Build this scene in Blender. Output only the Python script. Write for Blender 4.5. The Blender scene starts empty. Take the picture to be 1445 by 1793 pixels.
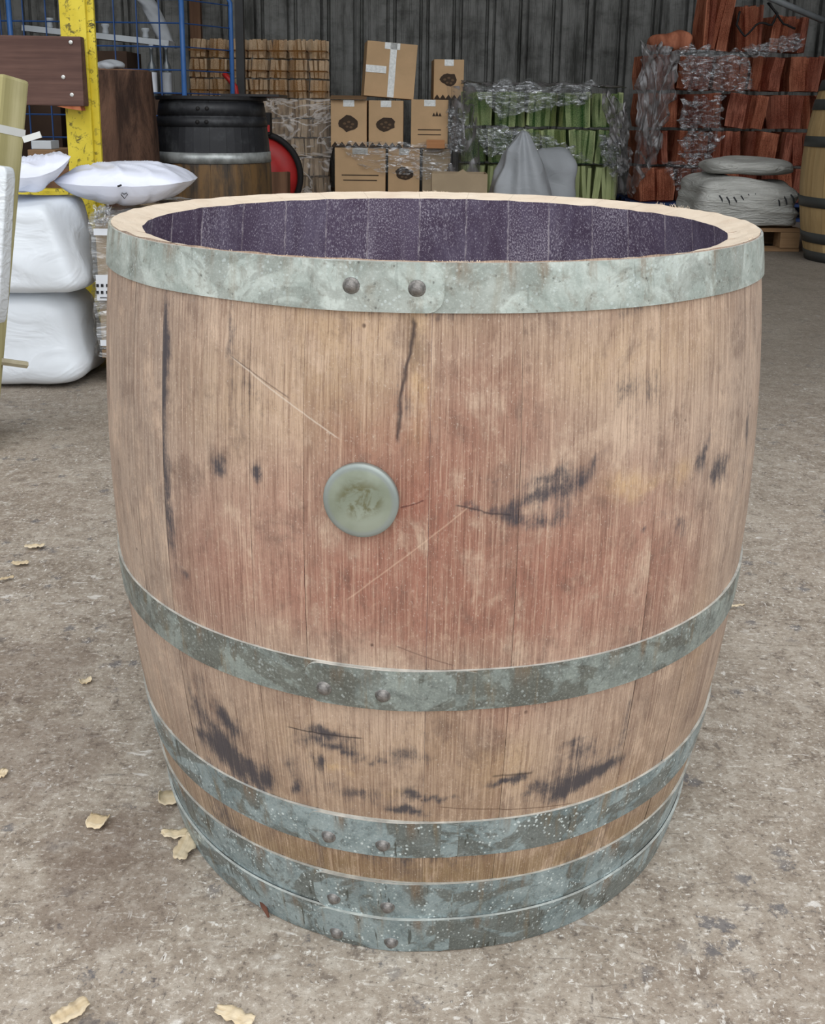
import bpy, bmesh, math, random
from math import sin, cos, pi, sqrt, radians, atan2, exp
from mathutils import Vector, Matrix, noise
random.seed(7)
S = bpy.context.scene
COL = S.collection

# ---------------------------------------------------------------- camera
FPX, CY, PITCH, ROLL, HC = 1749.0, 600.0, radians(13.02), radians(0.77), 0.758
fw = Vector((0, cos(PITCH), -sin(PITCH)))
rt0 = Vector((1, 0, 0)); up0 = rt0.cross(fw)
rt = cos(ROLL) * rt0 + sin(ROLL) * up0
up = -sin(ROLL) * rt0 + cos(ROLL) * up0
cd = bpy.data.cameras.new('camera'); cam = bpy.data.objects.new('camera', cd); COL.objects.link(cam)
cam.matrix_world = Matrix(((rt.x, up.x, -fw.x, 0), (rt.y, up.y, -fw.y, 0), (rt.z, up.z, -fw.z, HC), (0, 0, 0, 1)))
cd.sensor_fit = 'HORIZONTAL'; cd.sensor_width = 36; cd.lens = FPX / 1445 * 36
cd.shift_y = -(1793 / 2 - CY) / 1445
cd.clip_start = .02; cd.clip_end = 200
S.camera = cam
def ray(u, v):
    return fw + rt * ((u - 722.5) / FPX) - up * ((v - CY) / FPX)
def at(u, v, Y):
    d = ray(u, v); return Vector((0, 0, HC)) + d * (Y / d.y)
def on_floor(u, v, z=0):
    d = ray(u, v); return Vector((0, 0, HC)) + d * ((z - HC) / d.z)

# ---------------------------------------------------------------- world, light, exposure
W = bpy.data.worlds.new('overcast'); S.world = W; W.use_nodes = True
nt = W.node_tree; bg = nt.nodes['Background']
tc = nt.nodes.new('ShaderNodeTexCoord'); sx = nt.nodes.new('ShaderNodeSeparateXYZ'); cr = nt.nodes.new('ShaderNodeValToRGB')
nt.links.new(tc.outputs['Generated'], sx.inputs[0]); nt.links.new(sx.outputs['Z'], cr.inputs[0])
cr.color_ramp.elements[0].position = 0.0; cr.color_ramp.elements[0].color = (.66, .70, .76, 1)
cr.color_ramp.elements[1].position = 1.0; cr.color_ramp.elements[1].color = (1.0, 1.03, 1.07, 1)
nt.links.new(cr.outputs[0], bg.inputs[0]); bg.inputs[1].default_value = 1.0
sd = bpy.data.lights.new('sun', 'SUN'); sun = bpy.data.objects.new('sun', sd); COL.objects.link(sun)
sd.energy = 0.9; sd.angle = radians(70); sd.color = (1, .99, .97)
sun.rotation_euler = (radians(38), 0, radians(12))      # veiled sun high behind the camera
S.view_settings.view_transform = 'Standard'; S.view_settings.look = 'None'
S.view_settings.gamma = 1; S.view_settings.use_curve_mapping = False
S.view_settings.exposure = 0.46

# ---------------------------------------------------------------- helpers
def srgb(r, g, b):
    f = lambda c: (c / 255 / 12.92) if c / 255 <= .04045 else ((c / 255 + .055) / 1.055) ** 2.4
    return (f(r), f(g), f(b), 1)
def mesh(name, V, F, smooth=False):
    m = bpy.data.meshes.new(name); m.from_pydata([tuple(v) for v in V], [], F); m.update()
    if smooth: m.polygons.foreach_set('use_smooth', [True] * len(m.polygons))
    return m
def link(name, m, mat, parent=None):
    o = bpy.data.objects.new(name, m); COL.objects.link(o)
    if mat is not None and (not m.materials): m.materials.append(mat)
    if parent is not None: o.parent = parent
    return o
def thing(name, label, cat, loc=(0, 0, 0), rz=0, group=None):
    o = bpy.data.objects.new(name, None); COL.objects.link(o); o.location = loc; o.rotation_euler = (0, 0, rz)
    o.empty_display_size = .05
    o['label'] = label; o['category'] = cat
    if group: o['group'] = group
    return o
def tag(o, label, cat, group=None):
    o['label'] = label; o['category'] = cat
    if group: o['group'] = group
    return o
def plabel(o, t): o['label'] = t; return o
class MB:
    def __init__(s): s.V = []; s.F = []
    def box(s, c, d, rot=None, jit=0):
        n = len(s.V); c = Vector(c); R = rot.to_matrix() if rot is not None and hasattr(rot, 'to_matrix') else rot
        for k in range(8):
            p = Vector(((-.5, .5)[k & 1] * d[0], (-.5, .5)[(k >> 1) & 1] * d[1], (-.5, .5)[k >> 2] * d[2]))
            if jit: p += Vector([random.uniform(-jit, jit) for _ in range(3)])
            if R is not None: p = R @ p
            s.V.append(c + p)
        for f in ((0, 2, 3, 1), (4, 5, 7, 6), (0, 1, 5, 4), (2, 6, 7, 3), (0, 4, 6, 2), (1, 3, 7, 5)): s.F.append([n + i for i in f])
        return s
    def tube(s, pts, r, n=10, cap=True):
        pts = [Vector(p) for p in pts]; base = len(s.V); L = len(pts)
        for i, p in enumerate(pts):
            t = (pts[min(i + 1, L - 1)] - pts[max(i - 1, 0)]).normalized()
            a = Vector((0, 0, 1)) if abs(t.z) < .9 else Vector((1, 0, 0))
            x = t.cross(a).normalized(); y = t.cross(x)
            rr = r[i] if isinstance(r, (list, tuple)) else r
            for k in range(n): s.V.append(p + x * (rr * cos(2 * pi * k / n)) + y * (rr * sin(2 * pi * k / n)))
        for i in range(L - 1):
            for k in range(n):
                k2 = (k + 1) % n
                s.F.append([base + i * n + k, base + i * n + k2, base + (i + 1) * n + k2, base + (i + 1) * n + k])
        if cap:
            s.F.append([base + k for k in range(n)][::-1]); s.F.append([base + (L - 1) * n + k for k in range(n)])
        return s
    def lathe(s, prof, n=48, c=(0, 0, 0), a0=0, cap=True, wob=0, seed=0):
        base = len(s.V); c = Vector(c); L = len(prof)
        for r, z in prof:
            for k in range(n):
                a = a0 + 2 * pi * k / n
                rr = r * (1 + (wob * noise.noise(Vector((cos(a) * 1.5, sin(a) * 1.5, z * 1.5 + seed))) if wob else 0))
                s.V.append(c + Vector((rr * cos(a), rr * sin(a), z)))
        for i in range(L - 1):
            for k in range(n):
                k2 = (k + 1) % n
                s.F.append([base + i * n + k, base + i * n + k2, base + (i + 1) * n + k2, base + (i + 1) * n + k])
        if cap:
            s.F.append([base + k for k in range(n)][::-1]); s.F.append([base + (L - 1) * n + k for k in range(n)])
        return s
    def prism(s, poly, y0, y1):      # polygon in x,z extruded along y
        n = len(s.V); k = len(poly)
        for y in (y0, y1):
            for x, z in poly: s.V.append(Vector((x, y, z)))
        s.F.append([n + i for i in range(k)]); s.F.append([n + k + i for i in range(k)][::-1])
        for i in range(k): j = (i + 1) % k; s.F.append([n + i, n + k + i, n + k + j, n + j])
        return s
    def done(s, name, mat, parent=None, smooth=False, bevel=0, seg=2):
        m = mesh(name, s.V, s.F, smooth); o = link(name, m, mat, parent)
        bm = bmesh.new(); bm.from_mesh(m); bmesh.ops.recalc_face_normals(bm, faces=bm.faces)
        if bevel: bmesh.ops.bevel(bm, geom=list(bm.edges), offset=bevel, segments=seg, affect='EDGES', profile=.6)
        bm.to_mesh(m); bm.free()
        return o
def lump(name, mat, dims, parent=None, loc=(0, 0, 0), p=4, n=20, amp=.02, freq=4, seed=0, warp=None, wr=0, wfreq=(3, 3, 14)):
    """rounded sack: cube grid pushed to a superellipsoid, wrinkled by noise; base at z=0"""
    bm = bmesh.new(); bmesh.ops.create_cube(bm, size=2); bmesh.ops.subdivide_edges(bm, edges=bm.edges, cuts=n, use_grid_fill=True)
    for v in bm.verts:
        q = v.co.copy(); L = (abs(q.x) ** p + abs(q.y) ** p + abs(q.z) ** p) ** (1 / p); q /= L
        s = Vector((q.x * dims[0] / 2, q.y * dims[1] / 2, (q.z + 1) * dims[2] / 2))
        if warp: s = warp(s, q)
        nn = q.normalized()
        d = amp * noise.noise(s * freq + Vector((seed, seed * 2.3, 0)))
        if wr:
            w = Vector((s.x * wfreq[0] + s.z * 3, s.y * wfreq[1], s.z * wfreq[2])) + Vector((seed, 0, seed))
            d += wr * (1 - 2 * abs(noise.noise(w)) * 2)
        s += nn * d
        if s.z < 0: s.z = 0
        v.co = s
    m = bpy.data.meshes.new(name); bm.to_mesh(m); bm.free()
    m.polygons.foreach_set('use_smooth', [True] * len(m.polygons))
    o = link(name, m, mat, parent); o.location = loc
    return o
def sheet(name, mat, P, nu, nv, fn, parent=None):
    """crumpled sheet: P = 4 corner points, fn(u,v)->offset vector"""
    V = []; F = []
    for j in range(nv + 1):
        for i in range(nu + 1):
            u, v = i / nu, j / nv
            q = P[0].lerp(P[1], u).lerp(P[3].lerp(P[2], u), v); V.append(q + fn(u, v))
    for j in range(nv):
        for i in range(nu):
            a = j * (nu + 1) + i; F.append([a, a + 1, a + nu + 2, a + nu + 1])
    return link(name, mesh(name, V, F, True), mat, parent)

# ---------------------------------------------------------------- material helpers
class NT:
    def __init__(s, name):
        s.m = bpy.data.materials.new(name); s.m.use_nodes = True; s.t = s.m.node_tree; s.n = s.t.nodes
        s.b = s.n['Principled BSDF']; s.out = s.n['Material Output']
    def new(s, t, **k):
        x = s.n.new('ShaderNode' + t)
        for a, b in k.items(): setattr(x, a, b)
        return x
    def set(s, sock, v):
        if hasattr(v, 'is_linked') or isinstance(v, bpy.types.NodeSocket): s.t.links.new(v, sock)
        else: sock.default_value = v
    def math(s, op, a, b=0, c=0, clamp=False):
        x = s.new('Math', operation=op, use_clamp=clamp); s.set(x.inputs[0], a); s.set(x.inputs[1], b); s.set(x.inputs[2], c); return x.outputs[0]
    def coord(s, kind='Object'): return s.new('TexCoord').outputs[kind]
    def geo(s): return s.new('NewGeometry').outputs['Position']
    def attr(s, name, out='Vector'): return s.new('Attribute', attribute_name=name).outputs[out]
    def map(s, vec, sc=(1, 1, 1), loc=(0, 0, 0), rot=(0, 0, 0)):
        x = s.new('Mapping'); s.set(x.inputs[0], vec); x.inputs['Scale'].default_value = sc; x.inputs['Location'].default_value = loc; x.inputs['Rotation'].default_value = rot; return x.outputs[0]
    def noise(s, vec, sc=5, det=4, rough=.5, dist=0, col=False):
        x = s.new('TexNoise'); s.set(x.inputs['Vector'], vec); x.inputs['Scale'].default_value = sc; x.inputs['Detail'].default_value = det
        x.inputs['Roughness'].default_value = rough; x.inputs['Distortion'].default_value = dist
        return x.outputs['Color' if col else 'Fac']
    def vor(s, vec, sc=5, feat='F1', out='Distance', rand=1):
        x = s.new('TexVoronoi', feature=feat); s.set(x.inputs['Vector'], vec); x.inputs['Scale'].default_value = sc; x.inputs['Randomness'].default_value = rand; return x.outputs[out]
    def ramp(s, f, a, b, lo=0., hi=1.):
        x = s.new('MapRange', interpolation_type='SMOOTHSTEP'); s.set(x.inputs[0], f); x.inputs[1].default_value = a; x.inputs[2].default_value = b
        x.inputs[3].default_value = lo; x.inputs[4].default_value = hi; return x.outputs[0]
    def mix(s, f, a, b, mode='MIX'):
        x = s.new('Mix', data_type='RGBA', blend_type=mode); s.set(x.inputs[0], f); s.set(x.inputs[6], a); s.set(x.inputs[7], b); return x.outputs[2]
    def bump(s, h, st=.3, d=.01):
        x = s.new('Bump'); x.inputs['Strength'].default_value = st; x.inputs['Distance'].default_value = d; s.set(x.inputs['Height'], h)
        s.t.links.new(x.outputs[0], s.b.inputs['Normal']); return x.outputs[0]
    def base(s, c, rough=.6, metal=0, spec=.5):
        s.set(s.b.inputs['Base Color'], c); s.set(s.b.inputs['Roughness'], rough); s.set(s.b.inputs['Metallic'], metal); s.b.inputs['Specular IOR Level'].default_value = spec
        return s.m
    def seg(s, vec2, p0, p1, w, wob=None):
        """mask of a thin line between two points of a flat coordinate"""
        x = s.new('SeparateXYZ'); s.set(x.inputs[0], vec2); X, Y = x.outputs[0], x.outputs[1]
        dx, dy = p1[0] - p0[0], p1[1] - p0[1]; L = sqrt(dx * dx + dy * dy); dx /= L; dy /= L
        ax = s.math('SUBTRACT', X, p0[0]); ay = s.math('SUBTRACT', Y, p0[1])
        t = s.math('ADD', s.math('MULTIPLY', ax, dx), s.math('MULTIPLY', ay, dy))
        n = s.math('SUBTRACT', s.math('MULTIPLY', ay, dx), s.math('MULTIPLY', ax, dy))
        if wob is not None: n = s.math('ADD', n, wob)
        n = s.math('ABSOLUTE', n)
        m1 = s.ramp(n, 0, w, 1, 0)
        c = s.math('SUBTRACT', t, L / 2); c = s.ramp(s.math('ABSOLUTE', c), L / 2 * .85, L / 2, 1, 0)
        return s.math('MULTIPLY', m1, c)

def simple(name, c, rough=.6, metal=0, var=.15, sc=8, bump=.15, spec=.4):
    k = NT(name); v = k.coord(); n = k.noise(v, sc, 6, .6)
    a = tuple(x * (1 - var) for x in c[:3]) + (1,); b = tuple(min(1, x * (1 + var)) for x in c[:3]) + (1,)
    col = k.mix(k.ramp(n, .3, .7), a, b)
    if bump: k.bump(k.noise(v, sc * 6, 4), bump, .003)
    return k.base(col, rough, metal, spec)
def woodmat(name, c1, c2, axis='Z', sc=1, rough=.75):
    k = NT(name); v = k.coord(); s = {'Z': (30, 30, 1.5), 'X': (1.5, 30, 30), 'Y': (30, 1.5, 30)}[axis]
    s = tuple(x * sc for x in s)
    info = k.new('ObjectInfo').outputs['Random']
    vv = k.new('VectorMath', operation='ADD'); k.set(vv.inputs[0], v)
    cmb = k.new('CombineXYZ'); k.set(cmb.inputs[0], k.math('MULTIPLY', info, 13)); k.set(cmb.inputs[1], k.math('MULTIPLY', info, 7)); k.set(vv.inputs[1], cmb.outputs[0])
    g = k.noise(k.map(vv.outputs[0], s), 1, 6, .6); g2 = k.noise(vv.outputs[0], 6 * sc, 3)
    c = k.mix(k.ramp(g, .35, .7), c1, c2); c = k.mix(k.ramp(g2, .3, .8, 0, .45), c, tuple(x * .55 for x in c1[:3]) + (1,))
    c = k.mix(k.math('MULTIPLY', info, .28), c, tuple(x * .6 for x in c2[:3]) + (1,))
    k.bump(g, .35, .004)
    return k.base(c, rough, 0, .3)

# ================================================================= THE BARREL
BX, BY = 0.021, 1.065
RB, ZB, R0 = 0.3426, 0.440, 0.288
HT = 0.6503
KB = (RB + .003 - R0) / ZB ** 2
def prof(z): return RB - KB * (z - ZB) ** 2
def bpt(a, z, off=0.):
    r = prof(z) + off; return Vector((r * sin(a), -r * cos(a), z))
def px2bar(u, v):
    d = ray(u, v); o = Vector((-BX, -BY, HC)); t = .5
    best = None
    for i in range(4000):
        t = .45 + i * .0002; p = o + d * t
        if sqrt(p.x ** 2 + p.y ** 2) < prof(p.z):
            return atan2(p.x, -p.y), p.z
    return None

# stains: (px u, px v, radius u, radius v, strength, channel, rotation deg) -> kept on the wood in (arc, height)
ST = []
for (u, v, ru, rv, s, ch, rot) in [
    # channel 0 dark blue-black weather stains
    (385, 822, 20, 18, .7, 0, 0), (449, 828, 14, 16, .85, 0, 0), (322, 1000, 16, 12, .5, 0, 0),
    (280, 620, 12, 120, .62, 0, 0), (272, 760, 20, 100, .55, 0, 0), (232, 735, 14, 50, .7, 0, 0), (284, 600, 12, 110, .75, 0, 0), (278, 720, 14, 90, .6, 0, 0), (296, 900, 12, 70, .5, 0, 0), (262, 700, 30, 60, .35, 0, 0), (215, 600, 20, 120, .25, 0, 0), (460, 650, 60, 40, .2, 0, 0), (700, 700, 14, 60, .35, 0, 0), (960, 850, 60, 30, .35, 0, -10), (520, 1340, 60, 50, .3, 0, 0), (400, 1330, 70, 50, .5, 0, 35), (1000, 1360, 90, 30, .45, 0, -10), (700, 1330, 40, 30, .35, 0, 0), (640, 1400, 120, 24, .3, 0, 0), (560, 1300, 60, 14, .5, 0, 4), (292, 890, 16, 90, .45, 0, 0),
    (405, 590, 5, 40, .4, 0, 0), (945, 868, 60, 10, .7, 0, -12), (960, 838, 40, 10, .65, 0, -10), (900, 905, 36, 14, .65, 0, 20), (995, 860, 26, 30, .45, 0, 30),
    (1040, 815, 8, 34, .55, 0, 35), (1124, 932, 9, 9, .8, 0, 0), (1235, 790, 12, 40, .65, 0, 15), (1258, 826, 30, 26, .65, 0, 0), (1190, 920, 40, 20, .4, 0, 20),
    (960, 905, 34, 14, .5, 0, 0), (870, 838, 8, 8, .5, 0, 0), (1310, 740, 8, 50, .5, 0, 0), (850, 885, 40, 5, .5, 0, 10), (1130, 690, 60, 50, .22, 0, 0), (420, 720, 40, 60, .18, 0, 0),
    (400, 1262, 26, 22, .85, 0, 20), (395, 1310, 34, 26, .95, 0, 35), (360, 1290, 24, 26, .6, 0, 45), (430, 1345, 34, 30, .85, 0, 35), (350, 1240, 30, 14, .5, 0, 40), (460, 1370, 26, 30, .65, 0, 30),
    (375, 1355, 30, 20, .5, 0, 40), (570, 1285, 44, 10, .85, 0, 5), (590, 1312, 40, 7, .7, 0, 5), (520, 1378, 10, 12, .8, 0, 0), (640, 1334, 30, 6, .6, 0, 4), (705, 1325, 36, 14, .4, 0, 0),
    (626, 1392, 16, 7, .7, 0, 0), (725, 1395, 26, 10, .85, 0, 0), (770, 1396, 30, 6, .6, 0, 0), (715, 1422, 44, 7, .9, 0, 3), (560, 1338, 10, 14, .8, 0, 0), (740, 1290, 14, 12, .3, 0, 0),
    (890, 1362, 40, 8, .85, 0, -4), (1010, 1372, 60, 18, .95, 0, -12), (1060, 1345, 34, 12, .8, 0, -15), (1010, 1320, 50, 22, .45, 0, -8), (950, 1385, 34, 12, .6, 0, 0), (1000, 1300, 30, 8, .6, 0, -5),
    (1095, 1260, 8, 90, .4, 0, 8), (720, 545, 120, 8, .35, 0, 0), (300, 500, 90, 8, .3, 0, 10), (1100, 545, 120, 10, .25, 0, -5), (1090, 680, 40, 20, .25, 0, 0),
    (720, 1500, 200, 30, .35, 0, 0), (400, 1440, 80, 40, .4, 0, 40), (450, 1500, 60, 30, .4, 0, 30), (1000, 1500, 120, 30, .25, 0, -20), (340, 1200, 40, 60, .25, 0, 20), (540, 1200, 60, 24, .3, 0, 0),
    # channel 1 pale / ochre worn spots
    (1095, 852, 34, 20, .95, 1, 0), (1198, 826, 22, 20, .75, 1, -30), (1150, 842, 30, 10, .5, 1, -15), (586, 1349, 34, 7, 1, 1, 3), (690, 1396, 40, 6, .7, 1, 0), (405, 1322, 30, 8, .75, 1, 35),
    (600, 640, 110, 120, .35, 1, 0), (735, 640, 16, 110, .6, 1, 0), (400, 700, 120, 100, .25, 1, 0), (1190, 600, 120, 90, .3, 1, 0), (1050, 640, 100, 60, .22, 1, 0),
    (880, 1340, 60, 60, .45, 1, 0), (1080, 1380, 40, 20, .5, 1, -30), (560, 1300, 160, 60, .22, 1, 0), (760, 1300, 60, 80, .2, 1, 0), (1220, 1120, 30, 120, .4, 1, 0), (640, 570, 200, 30, .2, 1, 0),
    # channel 2 wine red
    (700, 890, 70, 90, .95, 2, 0), (790, 860, 60, 120, .85, 2, 0), (650, 1010, 120, 80, .75, 2, 0), (800, 1010, 110, 110, .8, 2, 0), (640, 780, 60, 60, .45, 2, 0), (790, 1100, 200, 40, .55, 2, 0),
    (560, 1050, 120, 60, .5, 2, 0), (1020, 1030, 220, 130, .65, 2, 0), (380, 960, 120, 130, .5, 2, 0), (1120, 900, 120, 120, .35, 2, 0), (1180, 1020, 70, 100, .5, 2, 0), (560, 880, 90, 120, .4, 2, 0), (340, 1060, 80, 60, .4, 2, 0), (860, 700, 90, 80, .5, 2, 0), (960, 960, 60, 80, .5, 2, 0), (890, 1240, 60, 60, .45, 2, 0), (400, 1000, 120, 80, .4, 2, 0), (900, 780, 100, 60, .35, 2, 0), (460, 880, 70, 60, .25, 2, 0), (720, 740, 50, 50, .4, 2, 0), (1010, 1180, 100, 40, .3, 2, 0)]:
    q = px2bar(u, v)
    if q: ST.append((q[0] * .34, q[1], ru / 2350 / max(.35, cos(q[0])), rv / 2350, s, ch, radians(rot)))
def stain(a, z):
    c = [0., 0., 0.]; u = a * .34
    wx = .006 * noise.noise(Vector((u * 28, z * 22, 1.3))) + .004 * noise.noise(Vector((u * 90, z * 70, 5.3)))
    wz = .007 * noise.noise(Vector((u * 28, z * 18, 7.7))) + .006 * noise.noise(Vector((u * 110, z * 50, 2.3)))
    for (su, sz, ru, rv, s, ch, rot) in ST:
        dx = u + wx - su; dz = z + wz - sz
        if abs(dx) > .3 or abs(dz) > .3: continue
        if rot: dx, dz = dx * cos(rot) - dz * sin(rot), dx * sin(rot) + dz * cos(rot)
        q = (dx / ru) ** 2 + (dz / rv) ** 2
        if q < 6: c[ch] = 1 - (1 - c[ch]) * (1 - s * exp(-q * .75))
    return c

def stave_material():
    k = NT('weathered_oak_stave')
    g = k.attr('bu'); st = k.attr('st', 'Color'); sep = k.new('SeparateColor'); k.set(sep.inputs[0], st)
    x = k.new('SeparateXYZ'); k.set(x.inputs[0], g)
    # grain: stretched along the stave
    g1 = k.noise(k.map(g, (620, 12, 9)), 1, 5, .68, .2)
    g2 = k.noise(k.map(g, (1500, 55, 9)), 1, 3, .6)
    gb = k.noise(k.map(g, (90, 3.5, 9)), 1, 3, .5, .3)
    bl = k.noise(k.map(g, (7, 6, 3)), 1, 5, .6, .4)
    bl2 = k.noise(k.map(g, (24, 17, 3)), 1, 7, .7, .3)
    bl3 = k.noise(k.map(g, (75, 48, 3)), 1, 6, .72, .2)
    fib = k.noise(k.map(g, (620, 420, 1)), 1, 3, .7)
    a = srgb(166, 140, 120); b = srgb(196, 170, 148)
    c = k.mix(k.ramp(bl, .35, .65), a, b)
    c = k.mix(k.math('MULTIPLY', sep.outputs[2], k.ramp(bl2, .25, .65, .5, 1)), c, srgb(164, 96, 76))
    c = k.mix(k.math('MULTIPLY', sep.outputs[1], k.ramp(bl3, .3, .65, .35, 1)), c, srgb(226, 188, 134))
    c = k.mix(k.ramp(x.outputs[2], 0, 1, 0, .22), c, srgb(150, 118, 98))
    low = k.ramp(x.outputs[1], .10, .30, 1, 0)
    c = k.mix(k.math('MULTIPLY', low, .55), c, srgb(156, 128, 94)); c = k.mix(k.ramp(x.outputs[1], .13, .10, 0, .65), c, srgb(140, 116, 78))
    # greyer towards both sides of the front, where the wood has weathered
    sd_ = k.ramp(k.math('ABSOLUTE', k.math('SUBTRACT', x.outputs[0], .02)), .12, .36, 0, .45); c = k.mix(k.math('MULTIPLY', sd_, k.ramp(bl2, .3, .6, .5, 1)), c, srgb(168, 154, 140))
    c = k.mix(k.ramp(bl2, .50, .70, 0, .62), c, srgb(116, 96, 84))
    c = k.mix(k.ramp(bl2, .47, .30, 0, .6), c, srgb(220, 192, 166))
    c = k.mix(k.ramp(bl3, .52, .74, 0, .42), c, srgb(112, 92, 82))
    c = k.mix(k.ramp(bl3, .46, .30, 0, .35), c, srgb(222, 192, 164))
    c = k.mix(k.ramp(gb, .48, .70, 0, .18), c, srgb(126, 88, 70))
    c = k.mix(k.ramp(g1, .48, .70, 0, .50), c, srgb(112, 78, 62))
    c = k.mix(k.ramp(g1, .50, .30, 0, .42), c, srgb(230, 200, 172))
    c = k.mix(k.ramp(g2, .52, .72, 0, .45), c, srgb(98, 68, 56))
    c = k.mix(k.ramp(fib, .58, .74, 0, .45), c, srgb(232, 216, 198))
    c = k.mix(k.ramp(fib, .42, .28, 0, .3), c, srgb(92, 72, 62))
    brk = k.math('ADD', k.math('MULTIPLY', g1, .45), k.math('ADD', k.math('MULTIPLY', bl3, .6), k.math('MULTIPLY', fib, .25)))
    dk = k.math('ADD', k.math('MULTIPLY', sep.outputs[0], 1.25), k.math('MULTIPLY', k.math('SUBTRACT', brk, .65), 2.5)); dk = k.ramp(dk, .10, .98)
    dk = k.math('MULTIPLY', dk, k.ramp(sep.outputs[0], .02, .2))
    c = k.mix(k.math('MULTIPLY', dk, .92), c, srgb(68, 66, 72))
    # small pock marks
    pk = k.vor(k.map(g, (34, 30, 1)), 1); c = k.mix(k.math('MULTIPLY', k.ramp(pk, .03, .08, 1, 0), k.ramp(bl, .5, .6)), c, srgb(70, 46, 40))
    # scratches and cracks
    wob = k.math('MULTIPLY', k.math('SUBTRACT', k.noise(k.map(g, (30, 30, 1)), 1, 4), .5), .018)
    wob2 = k.math('MULTIPLY', wob, .12)
    def L(p, q, w, colr, st_, wb):
        nonlocal c
        A = px2bar(*p); B = px2bar(*q)
        mk = k.seg(g, (A[0] * .34, A[1]), (B[0] * .34, B[1]), w, wb)
        c = k.mix(k.math('MULTIPLY', mk, st_), c, colr)
    L((722, 548), (690, 780), .0030, srgb(62, 50, 50), .85, wob)
    L((400, 618), (600, 772), .0011, srgb(236, 222, 204), .5, wob2)
    L((400, 618), (510, 700), .0010, srgb(90, 72, 64), .6, wob2)
    L((830, 880), (600, 1055), .0011, srgb(232, 200, 170), .35, wob2)
    L((795, 885), (900, 905), .0014, srgb(60, 50, 52), .7, wob)
    L((700, 890), (745, 882), .0010, srgb(80, 34, 34), .7, wob)
    L((500, 1272), (640, 1294), .0012, srgb(54, 46, 46), .8, wob2)
    L((760, 1412), (1010, 1404), .0009, srgb(96, 70, 52), .7, wob2)
    L((860, 1360), (935, 1352), .0020, srgb(60, 48, 44), .6, wob2)
    L((690, 1130), (800, 1168), .0010, srgb(110, 84, 72), .6, wob2)
    L((1312, 700), (1300, 850), .0022, srgb(80, 80, 84), .4, wob)
    hs = k.new('HueSaturation'); hs.inputs['Saturation'].default_value = .96; hs.inputs['Value'].default_value = .99; k.set(hs.inputs['Color'], c); c = hs.outputs[0]
    h = k.math('ADD', g1, k.math('MULTIPLY', g2, .6)); k.bump(h, .42, .0016)
    return k.base(c, k.ramp(g1, .3, .7, .62, .82), 0, .32)
def inner_material():
    k = NT('wine_stained_inner_oak'); g = k.attr('bu'); x = k.new('SeparateXYZ'); k.set(x.inputs[0], g)
    st = k.attr('st', 'Color'); sep = k.new('SeparateColor'); k.set(sep.inputs[0], st)
    n1 = k.noise(k.map(g, (16, 9, 4)), 1, 6, .65, .6); sp = k.noise(k.map(g, (520, 360, 5)), 1, 3, .8); cl = k.noise(k.map(g, (9, 6, 3)), 1, 3); ve = k.noise(k.map(g, (60, 6, 2)), 1, 4, .6, .6)
    c = k.mix(k.ramp(n1, .3, .7), srgb(80, 66, 86), srgb(112, 102, 122))
    c = k.mix(k.ramp(x.outputs[2], .1, 1, 0, .35), c, srgb(92, 72, 94))
    c = k.mix(k.ramp(ve, .55, .75, 0, .35), c, srgb(148, 138, 152))
    c = k.mix(k.ramp(x.outputs[0], -.47, -.50, 0, .8), c, srgb(92, 34, 54))
    sw = k.math('ADD', sp, k.math('MULTIPLY', k.math('SUBTRACT', cl, .5), .30))
    c = k.mix(k.ramp(sw, .53, .68, 0, .8), c, srgb(206, 198, 208)); c = k.mix(k.ramp(sw, .44, .3, 0, .5), c, srgb(56, 44, 60))
    f = k.math('MINIMUM', sep.outputs[0], k.math('SUBTRACT', 1, sep.outputs[0])); c = k.mix(k.math('MULTIPLY', k.ramp(f, .03, .008, 0, 1), k.ramp(k.noise(k.map(g, (20, 60, 5)), 1, 4, .7), .45, .60, .08, .65)), c, srgb(214, 204, 208))
    return k.base(c, .65, 0, .3)
def sawn_material():
    k = NT('fresh_sawn_oak'); v = k.coord(); n = k.noise(v, 40, 5, .6); f = k.noise(k.map(v, (60, 60, 300)), 3, 4, .7); o = k.noise(v, 9, 4)
    c = k.mix(n, srgb(214, 194, 170), srgb(238, 224, 204)); c = k.mix(k.ramp(o, .5, .75, 0, .4), c, srgb(190, 158, 136)); c = k.mix(k.ramp(f, .58, .8, 0, .4), c, srgb(150, 122, 100))
    k.bump(f, .5, .001)
    return k.base(c, .85, 0, .2)
M_stave, M_inner, M_sawn = stave_material(), inner_material(), sawn_material()

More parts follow.
